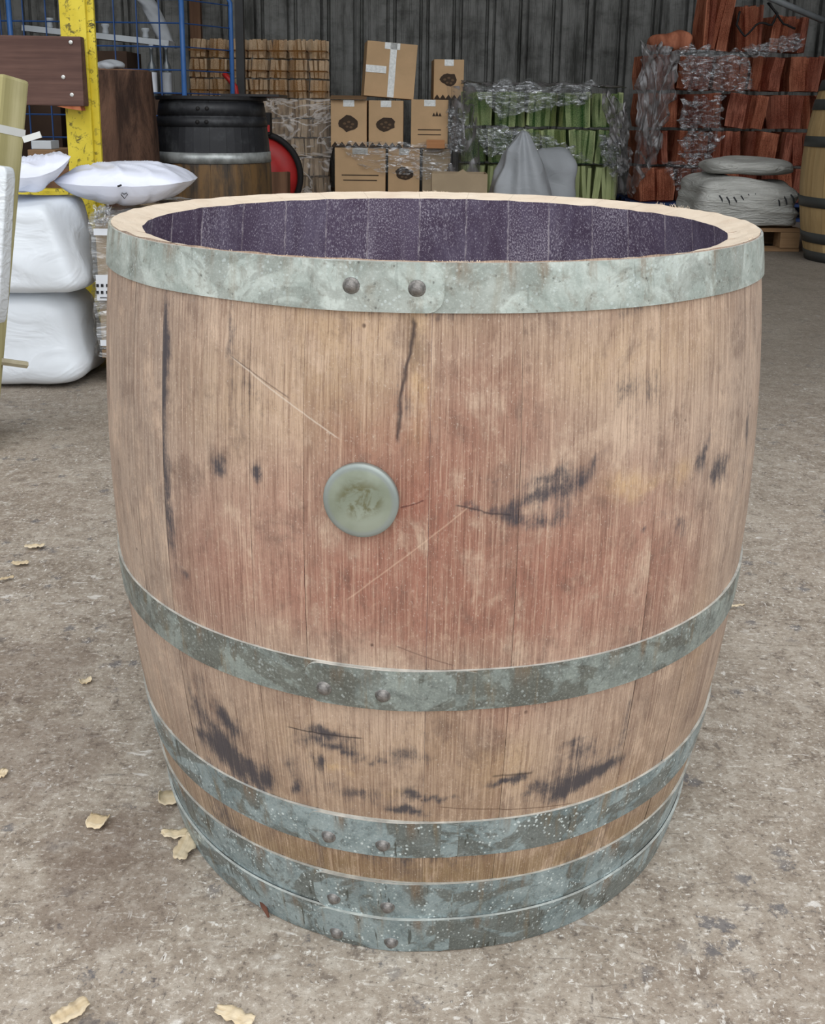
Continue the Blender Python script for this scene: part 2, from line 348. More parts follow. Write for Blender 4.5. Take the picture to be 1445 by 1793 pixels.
# seams between staves, read where the photo shows them, else filled in evenly
seam_px = [(283, 700), (531, 872), (751, 900), (905, 1000), (1097, 1290)]
seams = [px2bar(*p)[0] for p in seam_px]
a_ = seams[-1]
while a_ < pi * 2 + seams[0] - .30:
    a_ += random.uniform(.185, .245); seams.append(a_)
if seams[0] + 2 * pi - seams[-1] < .15: seams.pop()
s0, s1 = seams[0], seams[1]; seams.insert(1, s0 + (s1 - s0) * .36); seams.insert(2, s0 + (s1 - s0) * .68)
seams = sorted(seams)
barrel = thing('wine_barrel', 'large open-topped cut oak wine barrel with galvanised hoops standing on the concrete in the foreground', 'barrel', (BX, BY, 0))
TH = .030
def build_stave(a0, a1, rnd):
    front = cos((a0 + a1) / 2) > -.05
    na = max(6, int((a1 - a0) / (.0105 if front else .04))); nz = 150 if front else 44
    gap = .0003; A0, A1 = a0 + gap, a1 - gap
    V, F, mi, bu, st = [], [], [], [], []
    def add(p, u, w, c=(0, 0, 0)): V.append(p); bu.append((u, w, rnd)); st.append((*c, 1)); return len(V) - 1
    def tz(a, t): return HT - .007 * t + .0012 * noise.noise(Vector((a * 12, t * 3, 4)))
    G = []
    for j in range(nz + 1):
        row = []
        for i in range(na + 1):
            f = i / na; a = A0 + (A1 - A0) * f; z = j / nz * tz(a, 0)
            e = min(f, 1 - f) * (a1 - a0) * .34
            off = -.0006 * exp(-(e / .0012) ** 2) + .0006 * noise.noise(Vector((a * 3, z * 4, rnd * 9)))
            row.append(add(bpt(a, z, off), a * .34, z, stain(a, z) if front else (.1, .1, .1)))
        G.append(row)
    for j in range(nz):
        for i in range(na): F.append([G[j][i], G[j][i + 1], G[j + 1][i + 1], G[j + 1][i]]); mi.append(0)
    # inner face, flat across
    nzi = 26; H = []
    for j in range(nzi + 1):
        row = []
        for f in (0, .25, .5, .75, 1):
            a = A0 + (A1 - A0) * f; z = j / nzi * tz(a, 1)
            p0, p1 = bpt(A0, z, -TH), bpt(A1, z, -TH); row.append(add(p0.lerp(p1, f).lerp(bpt(a, z, -TH), .45), a * .34, z, (f, 0, 0)))
        H.append(row)
    for j in range(nzi):
        for i in range(4): F.append([H[j][i + 1], H[j][i], H[j + 1][i], H[j + 1][i + 1]]); mi.append(1)
    # sawn top
    nt_, nr = 14, 5; T = []
    for q in range(nr + 1):
        row = []
        for i in range(nt_ + 1):
            f = i / nt_; a = A0 + (A1 - A0) * f; t = q / nr; z = tz(a, t)
            po = bpt(a, z); pi_ = bpt(A0, z, -TH).lerp(bpt(A1, z, -TH), f).lerp(bpt(a, z, -TH), .45); row.append(add(po.lerp(pi_, t), a * .34, t))
        T.append(row)
    for q in range(nr):
        for i in range(nt_): F.append([T[q][i], T[q][i + 1], T[q + 1][i + 1], T[q + 1][i]]); mi.append(2)
    # sides and foot
    for (i, ii) in ((0, 0), (-1, 4)):
        for j in range(nzi):
            z0, z1 = j / nzi * (HT - .001), (j + 1) / nzi * (HT - .001); a = A0 if i == 0 else A1
            q = [add(bpt(a, z0, -.0012), a, z0), add(bpt(a, z1, -.0012), a, z1), add(bpt(a, z1 - .006 * z1 / HT, -TH), a, z1), add(bpt(a, z0 - .006 * z0 / HT, -TH), a, z0)]
            F.append(q if i == 0 else q[::-1]); mi.append(0)
    F.append([add(bpt(A0, 0), 0, 0), add(bpt(A0, 0, -TH), 0, 0), add(bpt(A1, 0, -TH), 0, 0), add(bpt(A1, 0), 0, 0)]); mi.append(0)
    m = mesh('stave', V, F); m.materials.append(M_stave); m.materials.append(M_inner); m.materials.append(M_sawn)
    m.polygons.foreach_set('material_index', mi); m.polygons.foreach_set('use_smooth', [x == 0 for x in mi])
    A = m.attributes.new('bu', 'FLOAT_VECTOR', 'POINT'); A.data.foreach_set('vector', [c for b in bu for c in b])
    A = m.attributes.new('st', 'FLOAT_COLOR', 'POINT'); A.data.foreach_set('color', [c for b in st for c in b])
    return link('stave', m, None, barrel)
for i in range(len(seams)):
    a0 = seams[i]; a1 = seams[i + 1] if i + 1 < len(seams) else seams[0] + 2 * pi
    build_stave(a0, a1, random.random())
# floor of the barrel
hb = MB(); hb.lathe([(.245, .045), (.252, .050), (.252, .062), (.245, .066)], 64); plabel(hb.done('head', M_inner, barrel, False), 'round wooden bottom head inside the barrel')

def hoop_material(name, pale, mid, dark, spots, rust, roughness=.5):
    k = NT(name); g = k.attr('bu'); x = k.new('SeparateXYZ'); k.set(x.inputs[0], g)
    n = k.noise(k.map(g, (18, 22, 0)), 1, 6, .68, .5); n2 = k.noise(k.map(g, (70, 62, 0), (4, 0, 0)), 1, 6, .72, .5); n3 = k.noise(k.map(g, (60, 9, 0), (2, 0, 0)), 1, 5, .65)
    c = k.mix(k.ramp(n, .35, .65), mid, pale)
    c = k.mix(k.ramp(n2, .50, .68, 0, .6), c, dark); c = k.mix(k.ramp(n2, .46, .32, 0, .4), c, pale)
    big = k.noise(k.map(g, (13, 17, 0), (8, 3, 0)), 1, 5, .6, 1.0); c = k.mix(k.ramp(big, .50, .55, 0, .75 * rust), c, srgb(92, 90, 80))
    c = k.mix(k.ramp(n3, .54, .72, 0, .7 * rust), c, srgb(134, 112, 76))
    up_ = k.math('MULTIPLY', k.ramp(x.outputs[2], .35, 1, 0, 1), k.ramp(k.noise(k.map(g, (46, 3, 0), (9, 0, 0)), 1, 4, .6), .5, .68)); c = k.mix(k.math('MULTIPLY', up_, .7), c, srgb(132, 104, 76))
    d = k.vor(k.map(g, (210, 200, 0)), 1); sel = k.ramp(k.noise(k.map(g, (26, 30, 0)), 1, 3), .42, .58)
    sp = k.math('MULTIPLY', k.ramp(k.math('ADD', d, k.math('MULTIPLY', k.math('SUBTRACT', n2, .5), .5)), .16, .30, 1, 0), sel); c = k.mix(k.math('MULTIPLY', sp, spots), c, srgb(222, 234, 234))
    d2 = k.vor(k.map(g, (190, 190, 0)), 1); c = k.mix(k.math('MULTIPLY', k.ramp(d2, .12, .26, 1, 0), k.ramp(n2, .5, .6, 0, .6)), c, srgb(60, 62, 58))
    fine = k.noise(k.map(g, (420, 420, 0)), 1, 3, .75); c = k.mix(k.ramp(fine, .52, .72, 0, .4), c, srgb(220, 226, 218)); c = k.mix(k.ramp(fine, .46, .3, 0, .3), c, dark)
    sc = k.noise(k.map(g, (150, 26, 0), (11, 2, 0), (0, 0, -.25)), 1, 3, .5); c = k.mix(k.math('MULTIPLY', k.ramp(sc, .64, .68, 0, .8), spots), c, srgb(66, 68, 60))
    k.bump(k.math('ADD', n2, k.math('MULTIPLY', sp, .5)), .3, .001)
    return k.base(c, k.ramp(n2, .3, .7, roughness - .12, roughness + .15), .3, .5)
M_h1 = hoop_material('galvanised_hoop_pale', srgb(206, 214, 206), srgb(160, 170, 162), srgb(142, 138, 126), .3, .45, .5)
M_edge = simple('bare_zinc_edge', srgb(204, 206, 200), .4, .3, .25, 60, 0)
M_h2 = hoop_material('galvanised_hoop_grey', srgb(158, 168, 162), srgb(118, 126, 122), srgb(84, 84, 78), .35, .8, .45)
M_h3 = hoop_material('galvanised_hoop_blue', srgb(164, 180, 182), srgb(124, 140, 142), srgb(84, 90, 86), .95, .85, .42)
M_rivet = simple('dull_steel_rivet', srgb(132, 128, 124), .42, .6, .4, 120, .3)
def hoop(z0, z1, mat, end_u, sgn, rivets, off=.0022, t=.0024):
    """strap hoop: runs round once and laps over itself; free end rounded"""
    zc = (z0 + z1) / 2; ae = px2bar(end_u[0], end_u[1])[0]; lap = .42; tot = 2 * pi + lap; N = 300; NW = 8
    V, F, bu = [], [], []; rc = .013; R = prof(zc)
    def add(p, u, z): V.append(p); bu.append((u, z, (z - z0) / (z1 - z0))); return len(V) - 1
    # position s: 0 = free outer end, going the other way round
    ss = [rc / R * x for x in (0, .08, .2, .35, .55, .8, 1)] + [rc / R + (tot - rc / R) * i / N for i in range(1, N + 1)]
    rows = []; edge = []
    for s in ss:
        a = ae - sgn * s
        q = 1 if s < lap - .22 else max(0, min(1, (lap - s) / .22)); q = q * q * (3 - 2 * q)
        x = s * R; cut = rc - sqrt(max(0, rc * rc - (rc - x) ** 2)) if x < rc else 0
        if s > tot - .02: cut += .002
        zl, zh = z0 + cut, z1 - cut; ro = off + q * t
        ru = .0006 * noise.noise(Vector((a * 4, zc * 30, 1)))
        row = []
        r0_, r1_ = prof(z0), prof(z1)
        def P(z, o):
            f = (z - z0) / (z1 - z0); r = r0_ + (r1_ - r0_) * f + o + ru; return Vector((r * sin(a), -r * cos(a), z + .0008 * noise.noise(Vector((a * 3, zc * 9, 0)))))
        for w in range(NW + 1):
            z = zl + (zh - zl) * w / NW; row.append(add(P(z, ro + .0004 * sin(pi * w / NW)), a * .34, z))
        e = [add(P(zl, ro), a * .34, zl), add(P(zl, ro - t), a * .34, zl), add(P(zh, ro), a * .34, zh), add(P(zh, ro - t), a * .34, zh)]
        rows.append((row, e))
    for i in range(len(rows) - 1):
        (r0, e0), (r1, e1) = rows[i], rows[i + 1]
        def q(a, b, c_, d): F.append([a, b, c_, d] if sgn < 0 else [d, c_, b, a])
        for w in range(NW): q(r0[w], r1[w], r1[w + 1], r0[w + 1])
        n0 = len(F); q(e0[1], e1[1], e1[0], e0[0]); q(e0[2], e1[2], e1[3], e0[3]); edge += [n0, n0 + 1]
    e = rows[0][0]; b0 = rows[0][1]; F.append([b0[0], b0[2], b0[3], b0[1]]); edge.append(len(F) - 1)
    m = mesh('hoop', V, F, False); m.polygons.foreach_set('use_smooth', [True] * len(F))
    A = m.attributes.new('bu', 'FLOAT_VECTOR', 'POINT'); A.data.foreach_set('vector', [c for b in bu for c in b])
    o = link('hoop', m, mat, barrel); m.materials.append(M_edge)
    for e in edge: m.polygons[e].material_index = 1; m.polygons[e].use_smooth = False
    for (u, v) in rivets:
        a, z = px2bar(u, v); n = Vector((sin(a), -cos(a), 0)); p = bpt(a, z, off + t)
        rv = MB(); rr = .0054
        rv.lathe([(rr * 1.25, 0), (rr * 1.2, .0006), (rr, .0010), (rr * .93, .0026), (rr * .72, .0042), (rr * .4, .0050), (.0006, .0053)], 20)
        ro = rv.done('rivet', M_rivet, o, True); ro.matrix_local = Matrix.Translation(p) @ n.to_track_quat('Z', 'Y').to_matrix().to_4x4()
    return o
hoop(.6119, .6492, M_h1, (778, 505), 1, [(618, 499), (731, 504)])
plabel(hoop(.2813, .3188, M_h2, (538, 1190), -1, [(571, 1199), (672, 1211)]), 'grey-brown bilge hoop below the bung')
hoop(.1221, .1621, M_h3, (544, 1452), -1, [(579, 1457), (672, 1472)])
hoop(.0435, .0888, M_h3, (556, 1558), -1, [(588, 1565), (680, 1580)])
hoop(.0010, .0446, M_h3, (563, 1610), -1, [(595, 1621), (687, 1637)], off=.0052)
# bung plate
kk = NT('tarnished_bung_plate'); v = kk.coord(); ln = kk.new('VectorMath', operation='LENGTH'); kk.set(ln.inputs[0], v)
n = kk.noise(v, 55, 6, .7, .5); n2 = kk.noise(v, 22, 4)
c = kk.mix(kk.ramp(n2, .35, .65), srgb(140, 148, 130), srgb(164, 172, 156))
cm = kk.math('MULTIPLY', kk.ramp(kk.math('ADD', ln.outputs['Value'], kk.math('MULTIPLY', n2, .02)), .020, .032, 1, 0), kk.ramp(n, .42, .58))
c = kk.mix(kk.math('MULTIPLY', cm, .85), c, srgb(108, 104, 68)); c = kk.mix(kk.ramp(ln.outputs['Value'], .024, .0275, 0, .4), c, srgb(142, 150, 162))
kk.bump(n, .15, .001); M_bung = kk.base(c, .45, .4, .5)
a, z = px2bar(634, 873); R_ = .0298
bp = MB().lathe([(R_ * .9, -.002), (R_ * 1.0, .0), (R_ * 1.005, .0035), (R_ * .985, .0048), (R_ * .9, .0056), (R_ * .6, .0060), (R_ * .3, .0062), (.0005, .0062)], 64).done('bung_plate', M_bung, barrel, True)
bp.matrix_local = Matrix.Translation(bpt(a, z, .0008)) @ Vector((sin(a), -cos(a), .03)).normalized().to_track_quat('Z', 'Y').to_matrix().to_4x4()
plabel(bp, 'round tarnished greenish-grey metal plate over the bung hole')
# splinters left by the saw
sp = MB()
for (u0, u1, n_, ln_) in ((pi - .08, pi + .05, 26, .0035), (pi * .62, pi * .68, 22, .005), (-.02, .18, 34, .0016), (-.6, .9, 50, .0012), (1.0, 1.2, 6, .004), (2.2, 3.6, 30, .0015), (3.6, 5, 20, .0012)):
    for _ in range(n_):
        a = random.uniform(u0, u1); p = bpt(a, HT - .0005, -random.uniform(.0, .0025)); L_ = ln_ * random.uniform(.4, 1)
        d = Vector((random.uniform(-.8, .8), random.uniform(-.8, .8), 1)).normalized() * L_
        sp.tube([p, p + d * .6, p + d + Vector((random.uniform(-1, 1) * L_ * .3, 0, 0))], [.00035, .0003, .0001], 3)
sp.done('splinters', M_sawn, barrel)['kind'] = 'stuff'
# rusty sliver below the foot hoop
M_rust = simple('rusty_steel', srgb(96, 60, 46), .8, 0, .3, 60)
q = on_floor(456, 1592); sl = MB().tube([(0, 0, .012), (.004, -.006, .008), (.010, -.014, .002)], [.0022, .003, .001], 6).done('rust_sliver', M_rust); sl.location = q + Vector((0, .002, 0)); tag(sl, 'small curved rusty sliver sticking out under the foot hoop of the big barrel', 'debris')

# ================================================================= SETTING
def floor_material():
    k = NT('worn_yard_concrete'); v = k.geo()
    big = k.noise(v, 1.3, 5, .6, .4); md = k.noise(v, 6, 6, .65, .5); fn = k.noise(v, 38, 6, .72, .3); vf = k.noise(v, 160, 4, .75)
    c = k.mix(k.ramp(md, .3, .7), srgb(150, 137, 122), srgb(180, 168, 153))
    c = k.mix(k.ramp(big, .46, .62, 0, .35), c, srgb(140, 122, 106))
    c = k.mix(k.ramp(fn, .48, .66, 0, .6), c, srgb(200, 191, 178)); c = k.mix(k.ramp(fn, .47, .33, 0, .7), c, srgb(108, 96, 86))
    c = k.mix(k.ramp(vf, .53, .68, 0, .75), c, srgb(226, 219, 208)); c = k.mix(k.ramp(vf, .45, .32, 0, .65), c, srgb(86, 77, 70))
    d = k.vor(v, 30); sel = k.ramp(k.noise(v, 9, 3), .50, .60); c = k.mix(k.math('MULTIPLY', k.math('MULTIPLY', k.ramp(k.math('ADD', d, k.math('MULTIPLY', k.math('SUBTRACT', vf, .5), 1.2)), .16, .34, 1, 0), sel), .7), c, srgb(104, 104, 108))
    for (i, sc_, lo_, th, st_) in ((0, 24, .50, .64, .65), (1, 55, .46, .65, .75), (2, 110, .44, .64, .8), (3, 70, .5, .66, .7)):
        q = k.noise(k.map(v, ((1, 1.9, 1), (2.2, 1, 1), (1, 1.6, 1), (1, 2.6, 1))[i], (sc_, 5, 0), (0, 0, i * .8 + .3)), sc_, 3, .6, .4); sel = k.ramp(k.noise(k.map(v, (1, 1, 1), (sc_, 1, 0)), max(5, sc_ * .12), 4, .6), lo_, lo_ + .1)
        c = k.mix(k.math('MULTIPLY', k.math('MULTIPLY', k.ramp(q, th - .02, th + .04), sel), st_), c, srgb(238, 234, 227))
        c = k.mix(k.math('MULTIPLY', k.ramp(q, 1 - th + .02, 1 - th - .05, 0, .55), sel), c, srgb(92, 84, 80))
    for i, r in enumerate((.3, 1.2, 2.1, -.5)):
        w = k.noise(v, 5 + i, 2, .5, 0, True); vv = k.new('VectorMath', operation='ADD'); k.set(vv.inputs[0], v); ws = k.new('VectorMath', operation='SCALE'); k.set(ws.inputs[0], w); ws.inputs['Scale'].default_value = .09; k.set(vv.inputs[1], ws.outputs[0])
        s_ = k.noise(k.map(vv.outputs[0], (13, 190, 1), (i * 3, i, 0), (0, 0, r)), 1, 3, .6); br = k.noise(k.map(v, (1, 1, 1), (i * 5, 0, 0)), 9, 4)
        c = k.mix(k.math('MULTIPLY', k.math('MULTIPLY', k.ramp(s_, .64, .72, 0, .8), k.ramp(br, .48, .56)), k.ramp(vf, .4, .55)), c, srgb(232, 227, 217))
        if i < 2:
            s_ = k.noise(k.map(vv.outputs[0], (9, 150, 1), (i * 3 + 7, i, 2), (0, 0, r + .7)), 1, 3, .6); c = k.mix(k.math('MULTIPLY', k.ramp(s_, .64, .74, 0, .5), k.ramp(br, .56, .46)), c, srgb(84, 76, 70))
    # brown damp patches at the left
    for (u, vv_, r) in ((70, 1330, .10), (250, 1440, .035), (60, 1170, .09), (200, 1560, .08), (150, 1480, .05)):
        p = on_floor(u, vv_); dv = k.new('VectorMath', operation='DISTANCE'); k.set(dv.inputs[0], v); dv.inputs[1].default_value = p
        dd = k.math('ADD', dv.outputs['Value'], k.math('MULTIPLY', k.math('SUBTRACT', md, .5), .12)); c = k.mix(k.ramp(dd, r, r * .7, 0, .28), c, srgb(104, 84, 72))
    # roof shade painted into the floor colour, darker further into the shed
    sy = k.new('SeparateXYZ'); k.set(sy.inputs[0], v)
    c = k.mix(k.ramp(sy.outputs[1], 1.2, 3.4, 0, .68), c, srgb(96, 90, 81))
    k.bump(k.math('ADD', k.math('MULTIPLY', fn, .7), k.math('MULTIPLY', vf, .5)), .55, .004)
    return k.base(c, .8, 0, .3)
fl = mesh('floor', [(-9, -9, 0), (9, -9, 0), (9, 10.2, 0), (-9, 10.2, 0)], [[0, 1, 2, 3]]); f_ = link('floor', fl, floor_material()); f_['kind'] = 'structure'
M_clad = (lambda: (lambda k: (k.bump(k.noise(k.geo(), 30, 4), .2, .004), k.base(k.mix(k.ramp(k.noise(k.map(k.geo(), (6, 6, 1.2)), 1, 6, .7), .4, .7), k.mix(k.ramp(k.noise(k.map(k.geo(), (3, 3, 6)), 1, 5, .7), .45, .75), srgb(140, 140, 136), srgb(94, 94, 90)), srgb(74, 74, 70)), .7, 0, .2))[1])(NT('grey_wall_cladding')))()
M_roof = simple('dark_roof_sheet', srgb(104, 102, 98), .8)
WY = 9.0
wall = bpy.data.objects.new('wall_back', None); COL.objects.link(wall); wall.location = (0, WY, 0); wall['kind'] = 'structure'
PIT = .285
shm = MB(); zz = [0, 5.8]
pr = []
for r in range(4):
    x = r * PIT
    for dx, dy in ((0, 0), (.012, .04), (.024, .04), (.030, -.012), (.062, -.012), (.068, .04), (.080, .04), (.092, 0), (.134, 0), (.138, -.006), (.148, -.006), (.152, 0), (.200, 0), (.204, -.006), (.214, -.006), (.218, 0), (.26, 0)): pr.append((x + dx, dy))
pr.append((4 * PIT, 0))
V = [(x, y, z) for z in zz for x, y in pr]; n_ = len(pr); F = [[i, i + 1, n_ + i + 1, n_ + i] for i in range(n_ - 1)]
sm = mesh('cladding_sheet', V, F)
for i in range(-8, 8):
    o = link('cladding_sheet', sm, M_clad, wall); o.location = (i * 4 * PIT + .02, 0, 0)
def slab(name, c, d, mat):
    o = MB().box(c, d).done(name, mat); o['kind'] = 'structure'; return o
slab('wall_left', (-4.6, 5.75, 2.9), (.1, 6.9, 5.8), M_roof)
slab('wall_right', (4.6, 5.75, 2.9), (.1, 6.9, 5.8), M_roof)
slab('ceiling', (0, 5.75, 5.86), (9.3, 6.9, .1), M_roof)

# ================================================================= LEFT FOREGROUND
M_yellow = None
k = NT('chipped_yellow_paint'); v = k.coord(); n = k.noise(v, 40, 6, .75, .6); m_ = k.noise(v, 9, 4)
c = k.mix(k.ramp(m_, .3, .7), srgb(206, 184, 44), srgb(226, 206, 70)); c = k.mix(k.math('MULTIPLY', k.ramp(n, .54, .60), k.ramp(m_, .35, .6, .3, 1)), c, srgb(70, 64, 36)); k.bump(n, .3, .002); M_yellow = k.base(c, .55, 0, .4)
M_darkboard = woodmat('dark_brown_board', srgb(84, 60, 54), srgb(112, 84, 74), 'X', 1.5)
M_paletimber = woodmat('pale_green_treated_timber', srgb(176, 168, 118), srgb(212, 204, 158), 'Z', 1)
M_screw = simple('bright_screw', srgb(210, 210, 205), .35, .8, .1, 30, 0)
PY = 3.2
# yellow steel post with a cross rail
pt = at(140, 250, PY); px_ = pt.x; 
post = thing('steel_post', 'chipped yellow square steel upright behind the white sacks', 'post', (px_, PY, 0))
w_ = 44 / FPX * PY
MB().box((0, .05, 1.6), (w_, .10, 3.2)).done('column', M_yellow, post, bevel=.004)
MB().box((.01 + w_ / 2, .02, 1.6), (.022, .012, 3.2)).done('flange', M_yellow, post, bevel=.002)
MB().box((0, .05, .005), (.2, .2, .01)).done('base_plate', M_yellow, post)
zr = at(100, 345, PY).z
rail = tag(MB().box((0, 0, 0), (.70, .05, .045)).done('cross_rail', M_yellow, None, bevel=.004), 'yellow steel rail running left from the foot of the yellow post', 'rail'); rail.location = (px_ - w_ / 2 - .352, PY + .05, zr)
for x in (-.62,): MB().box((x + .3, 0, -zr / 2 - .01), (.04, .05, zr - .02)).done('rail_leg', M_yellow, rail)
# dark board screwed to the post
bc0, bc1 = at(-260, 57, PY - .06), at(146, 185, PY - .06)
bw = bc1.x - bc0.x; bh = bc0.z - bc1.z
brd = thing('board', 'dark brown weathered timber board screwed across the yellow post', 'board', ((bc0.x + bc1.x) / 2, PY - .03, (bc0.z + bc1.z) / 2))
MB().box((0, 0, 0), (bw, .045, bh), None, .002).done('plank', M_darkboard, brd, bevel=.004)
for (u, v) in ((124, 74), (126, 166), (111, 135)):
    p = at(u, v, PY - .053); s_ = MB().lathe([(.006, 0), (.006, .002), (.003, .003)], 12).done('screw', M_screw, brd); s_.matrix_local = Matrix.Translation(Vector((p.x, PY - .0525, p.z)) - brd.location) @ Vector((0, -1, 0)).to_track_quat('Z', 'Y').to_matrix().to_4x4()
bk = MB().prism([(0, 0), (.07, .012), (.075, -.012), (.03, -.006)], -.02, .02).done('broken_corner', woodmat('raw_split_wood', srgb(170, 90, 60), srgb(190, 120, 80)), brd); bk.location = (bw / 2 - .085, 0, -bh / 2 - .003)

# film and sack materials
def film_material(name, tint, amt=.35, sc=20, stretch=(1, 1, 1), rough=.2, gloss=.6):
    k = NT(name); v = k.geo(); n = k.noise(k.map(v, stretch), sc, 3, .5, 1.6)
    tr = k.new('BsdfTransparent'); tr.inputs[0].default_value = (.96, .96, .96, 1); gl = k.new('BsdfGlossy'); gl.inputs['Roughness'].default_value = rough; gl.inputs[0].default_value = (.95, .97, 1, 1)
    df = k.new('BsdfDiffuse'); df.inputs[0].default_value = tint
    b = k.new('Bump'); b.inputs['Strength'].default_value = 1; b.inputs['Distance'].default_value = .04; k.set(b.inputs['Height'], n)
    k.t.links.new(b.outputs[0], gl.inputs['Normal'])
    m1 = k.new('MixShader'); m1.inputs[0].default_value = gloss; k.t.links.new(df.outputs[0], m1.inputs[1]); k.t.links.new(gl.outputs[0], m1.inputs[2])
    n2 = k.noise(k.map(v, stretch), sc * .7, 3, .5, 2.2); rdg = k.math('ABSOLUTE', k.math('SUBTRACT', n2, .5))
    m2 = k.new('MixShader'); k.set(m2.inputs[0], k.math('ADD', k.ramp(rdg, .07, .0, 0, min(.75, amt * 1.5)), k.ramp(k.noise(v, sc * .25, 2), .35, .7, amt * .25, amt * .8), clamp=True))
    k.t.links.new(tr.outputs[0], m2.inputs[1]); k.t.links.new(m1.outputs[0], m2.inputs[2]); k.t.links.new(m2.outputs[0], k.out.inputs[0])
    return k.m
M_film = film_material('clear_stretch_film', (.62, .64, .65, 1), .26, 8, (.6, 1, 2.6), .16, .55)
M_film_dull = film_material('dusty_stretch_film', (.20, .185, .18, 1), .62, 4, (1, 1, .6), .45, .12)
def sackmat(name, c, rough=.35, b=.5, sc=6):
    k = NT(name); v = k.coord(); n = k.noise(k.map(v, (1, 1, 1.6)), sc, 3, .5, 1.6); n2 = k.noise(v, 3, 3)
    col = k.mix(k.ramp(n2, .3, .7), tuple(x * .9 for x in c[:3]) + (1,), c); k.bump(n, b, .02); return k.base(col, rough, 0, .5)
M_sack = sackmat('white_plastic_sack', srgb(236, 242, 248), .32, .35)
M_mailer = sackmat('white_mailing_bag', srgb(228, 232, 246), .3, .3, 7)
M_sackgrey = sackmat('grey_woven_sheet', srgb(176, 180, 184), .6, .4)
# lower sack
b0 = on_floor(95, 683); SY = b0.y + .15
X = lambda u, Y, v=500: at(u, v, Y).x
Z = lambda v, Y, u=100: at(u, v, Y).z
xl, xr = X(-30, SY, 640), X(178, SY, 640); zt = Z(512, SY - .1)
xlo, xlo2 = xl - (xl + xr) / 2, 0
def warp1(s, q):
    t = s.z / zt; s.x = xlo + (s.x - xlo) * (1.0 - .12 * t - .10 * t ** 3); s.x += .02 * max(0, .35 - t); s.y *= (1 - .12 * t); return s
o = lump('sack', M_sack, (xr - xl, .34, zt), None, ((xl + xr) / 2, SY, 0), 4.5, 30, .018, 4, 3, warp1, .007, (2.5, 2, 5)); tag(o, 'bulging glossy white plastic sack, lower of two, on the concrete left of the barrel', 'sack')
zt2 = Z(352, SY - .05)
xl2, xr2 = X(-10, SY, 420), X(168, SY, 480)
xlo2 = -(xr2 - xl2) / 2
def warp2(s, q):
    t = s.z / (zt2 - zt); s.x = xlo2 + (s.x - xlo2) * (1.0 - .30 * max(0, t - .12)); s.y -= .02 * (1 - t); return s
o = lump('sack', M_sack, (xr2 - xl2, .32, zt2 - zt - .004), None, ((xl2 + xr2) / 2, SY, zt + .006), 9, 30, .016, 5, 9, warp2, .006, (3, 3, 6)); tag(o, 'boxy white plastic sack lying on top of the bulging white sack', 'sack')
def pillow(name, mat, w, d, h, loc, rz=0, seed=0, amp=.012, lift=0, n=30, par=None):
    V, F = [], []
    for s_ in (1, -1):
        base = len(V)
        for j in range(n + 1):
            for i in range(n + 1):
                x, y = i / n * 2 - 1, j / n * 2 - 1
                e = max(0, (1 - abs(x) ** 2.8)) ** .9 * max(0, (1 - abs(y) ** 4.0)) ** .5
                cr_ = 1 - 2.2 * abs(noise.noise(Vector((x * 2.2 + y * 1.3 + seed, y * 1.2, seed))))
                wv = amp * .55 * noise.noise(Vector((x * 1.8 + seed, y * 1.5, s_ * .5 * e))) + amp * .8 * max(0, cr_) ** 3
                z = h * (.38 if s_ > 0 else -.52) * e * (1.2 if s_ > 0 else 1) + wv * (.15 + e) + lift * (x ** 2) * h
                V.append(Vector((x * w / 2 * (1 - .08 * abs(y) ** 2), y * d / 2 * (1 - .10 * (1 - abs(x) ** 2)) * (1 - .25 * abs(x) ** 6), z)))
        for j in range(n):
            for i in range(n):
                a = base + j * (n + 1) + i; f = [a, a + 1, a + n + 2, a + n + 1]; F.append(f if s_ > 0 else f[::-1])
    o = link(name, mesh(name, V, F, True), mat, par); o.location = loc; o.rotation_euler = (0, 0, rz); return o
zb = zt2 + .062
o = pillow('mailing_bag', M_mailer, .26, .24, .09, (X(34, SY, 330), SY + .02, zb), .5, 4, .018, .6); tag(o, 'small crumpled white mailing bag on top of the stacked white sacks', 'bag')
# wrapped carton stack with the big mailing bag
M_card = simple('brown_cardboard', srgb(206, 172, 132), .8, 0, .08, 4, .1, .2)
M_card2 = simple('grey_brown_cardboard', srgb(178, 158, 130), .8, 0, .1, 4, .1, .2)
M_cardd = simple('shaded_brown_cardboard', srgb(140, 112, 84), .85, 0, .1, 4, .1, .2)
M_paper = simple('white_paper_label', srgb(228, 232, 238), .5, 0, .03, 4, 0)
M_ink = simple('black_print', srgb(36, 36, 40), .6, 0, .1, 4, 0)
FYc = 2.72; ztop = Z(384, FYc, 190); xL = X(166, FYc, 400); depth = .52; wC = .62
crt = thing('wrapped_carton_pile', 'cardboard cartons shrink-wrapped in clear film on a pallet between the yellow post and the barrel', 'cartons', (xL + wC / 2, FYc + depth / 2, 0))
nlev = 2; z0_ = .10; lh = (ztop - z0_) / nlev
for i in range(nlev):
    MB().box((0, 0, z0_ + lh * (i + .5)), (wC, depth, lh - .004)).done('carton', M_card2, crt, bevel=.004)
for y in (-.2, 0, .2): MB().box((0, y, .085), (wC, .12, .022)).done('deck_board', woodmat('pallet_wood', srgb(150, 118, 84), srgb(186, 154, 112), 'X'), crt)
for x in (-.26, 0, .26): MB().box((x, 0, .037), (.08, depth, .074)).done('pallet_block', woodmat('pallet_block_wood', srgb(140, 110, 80), srgb(170, 140, 100), 'X'), crt)
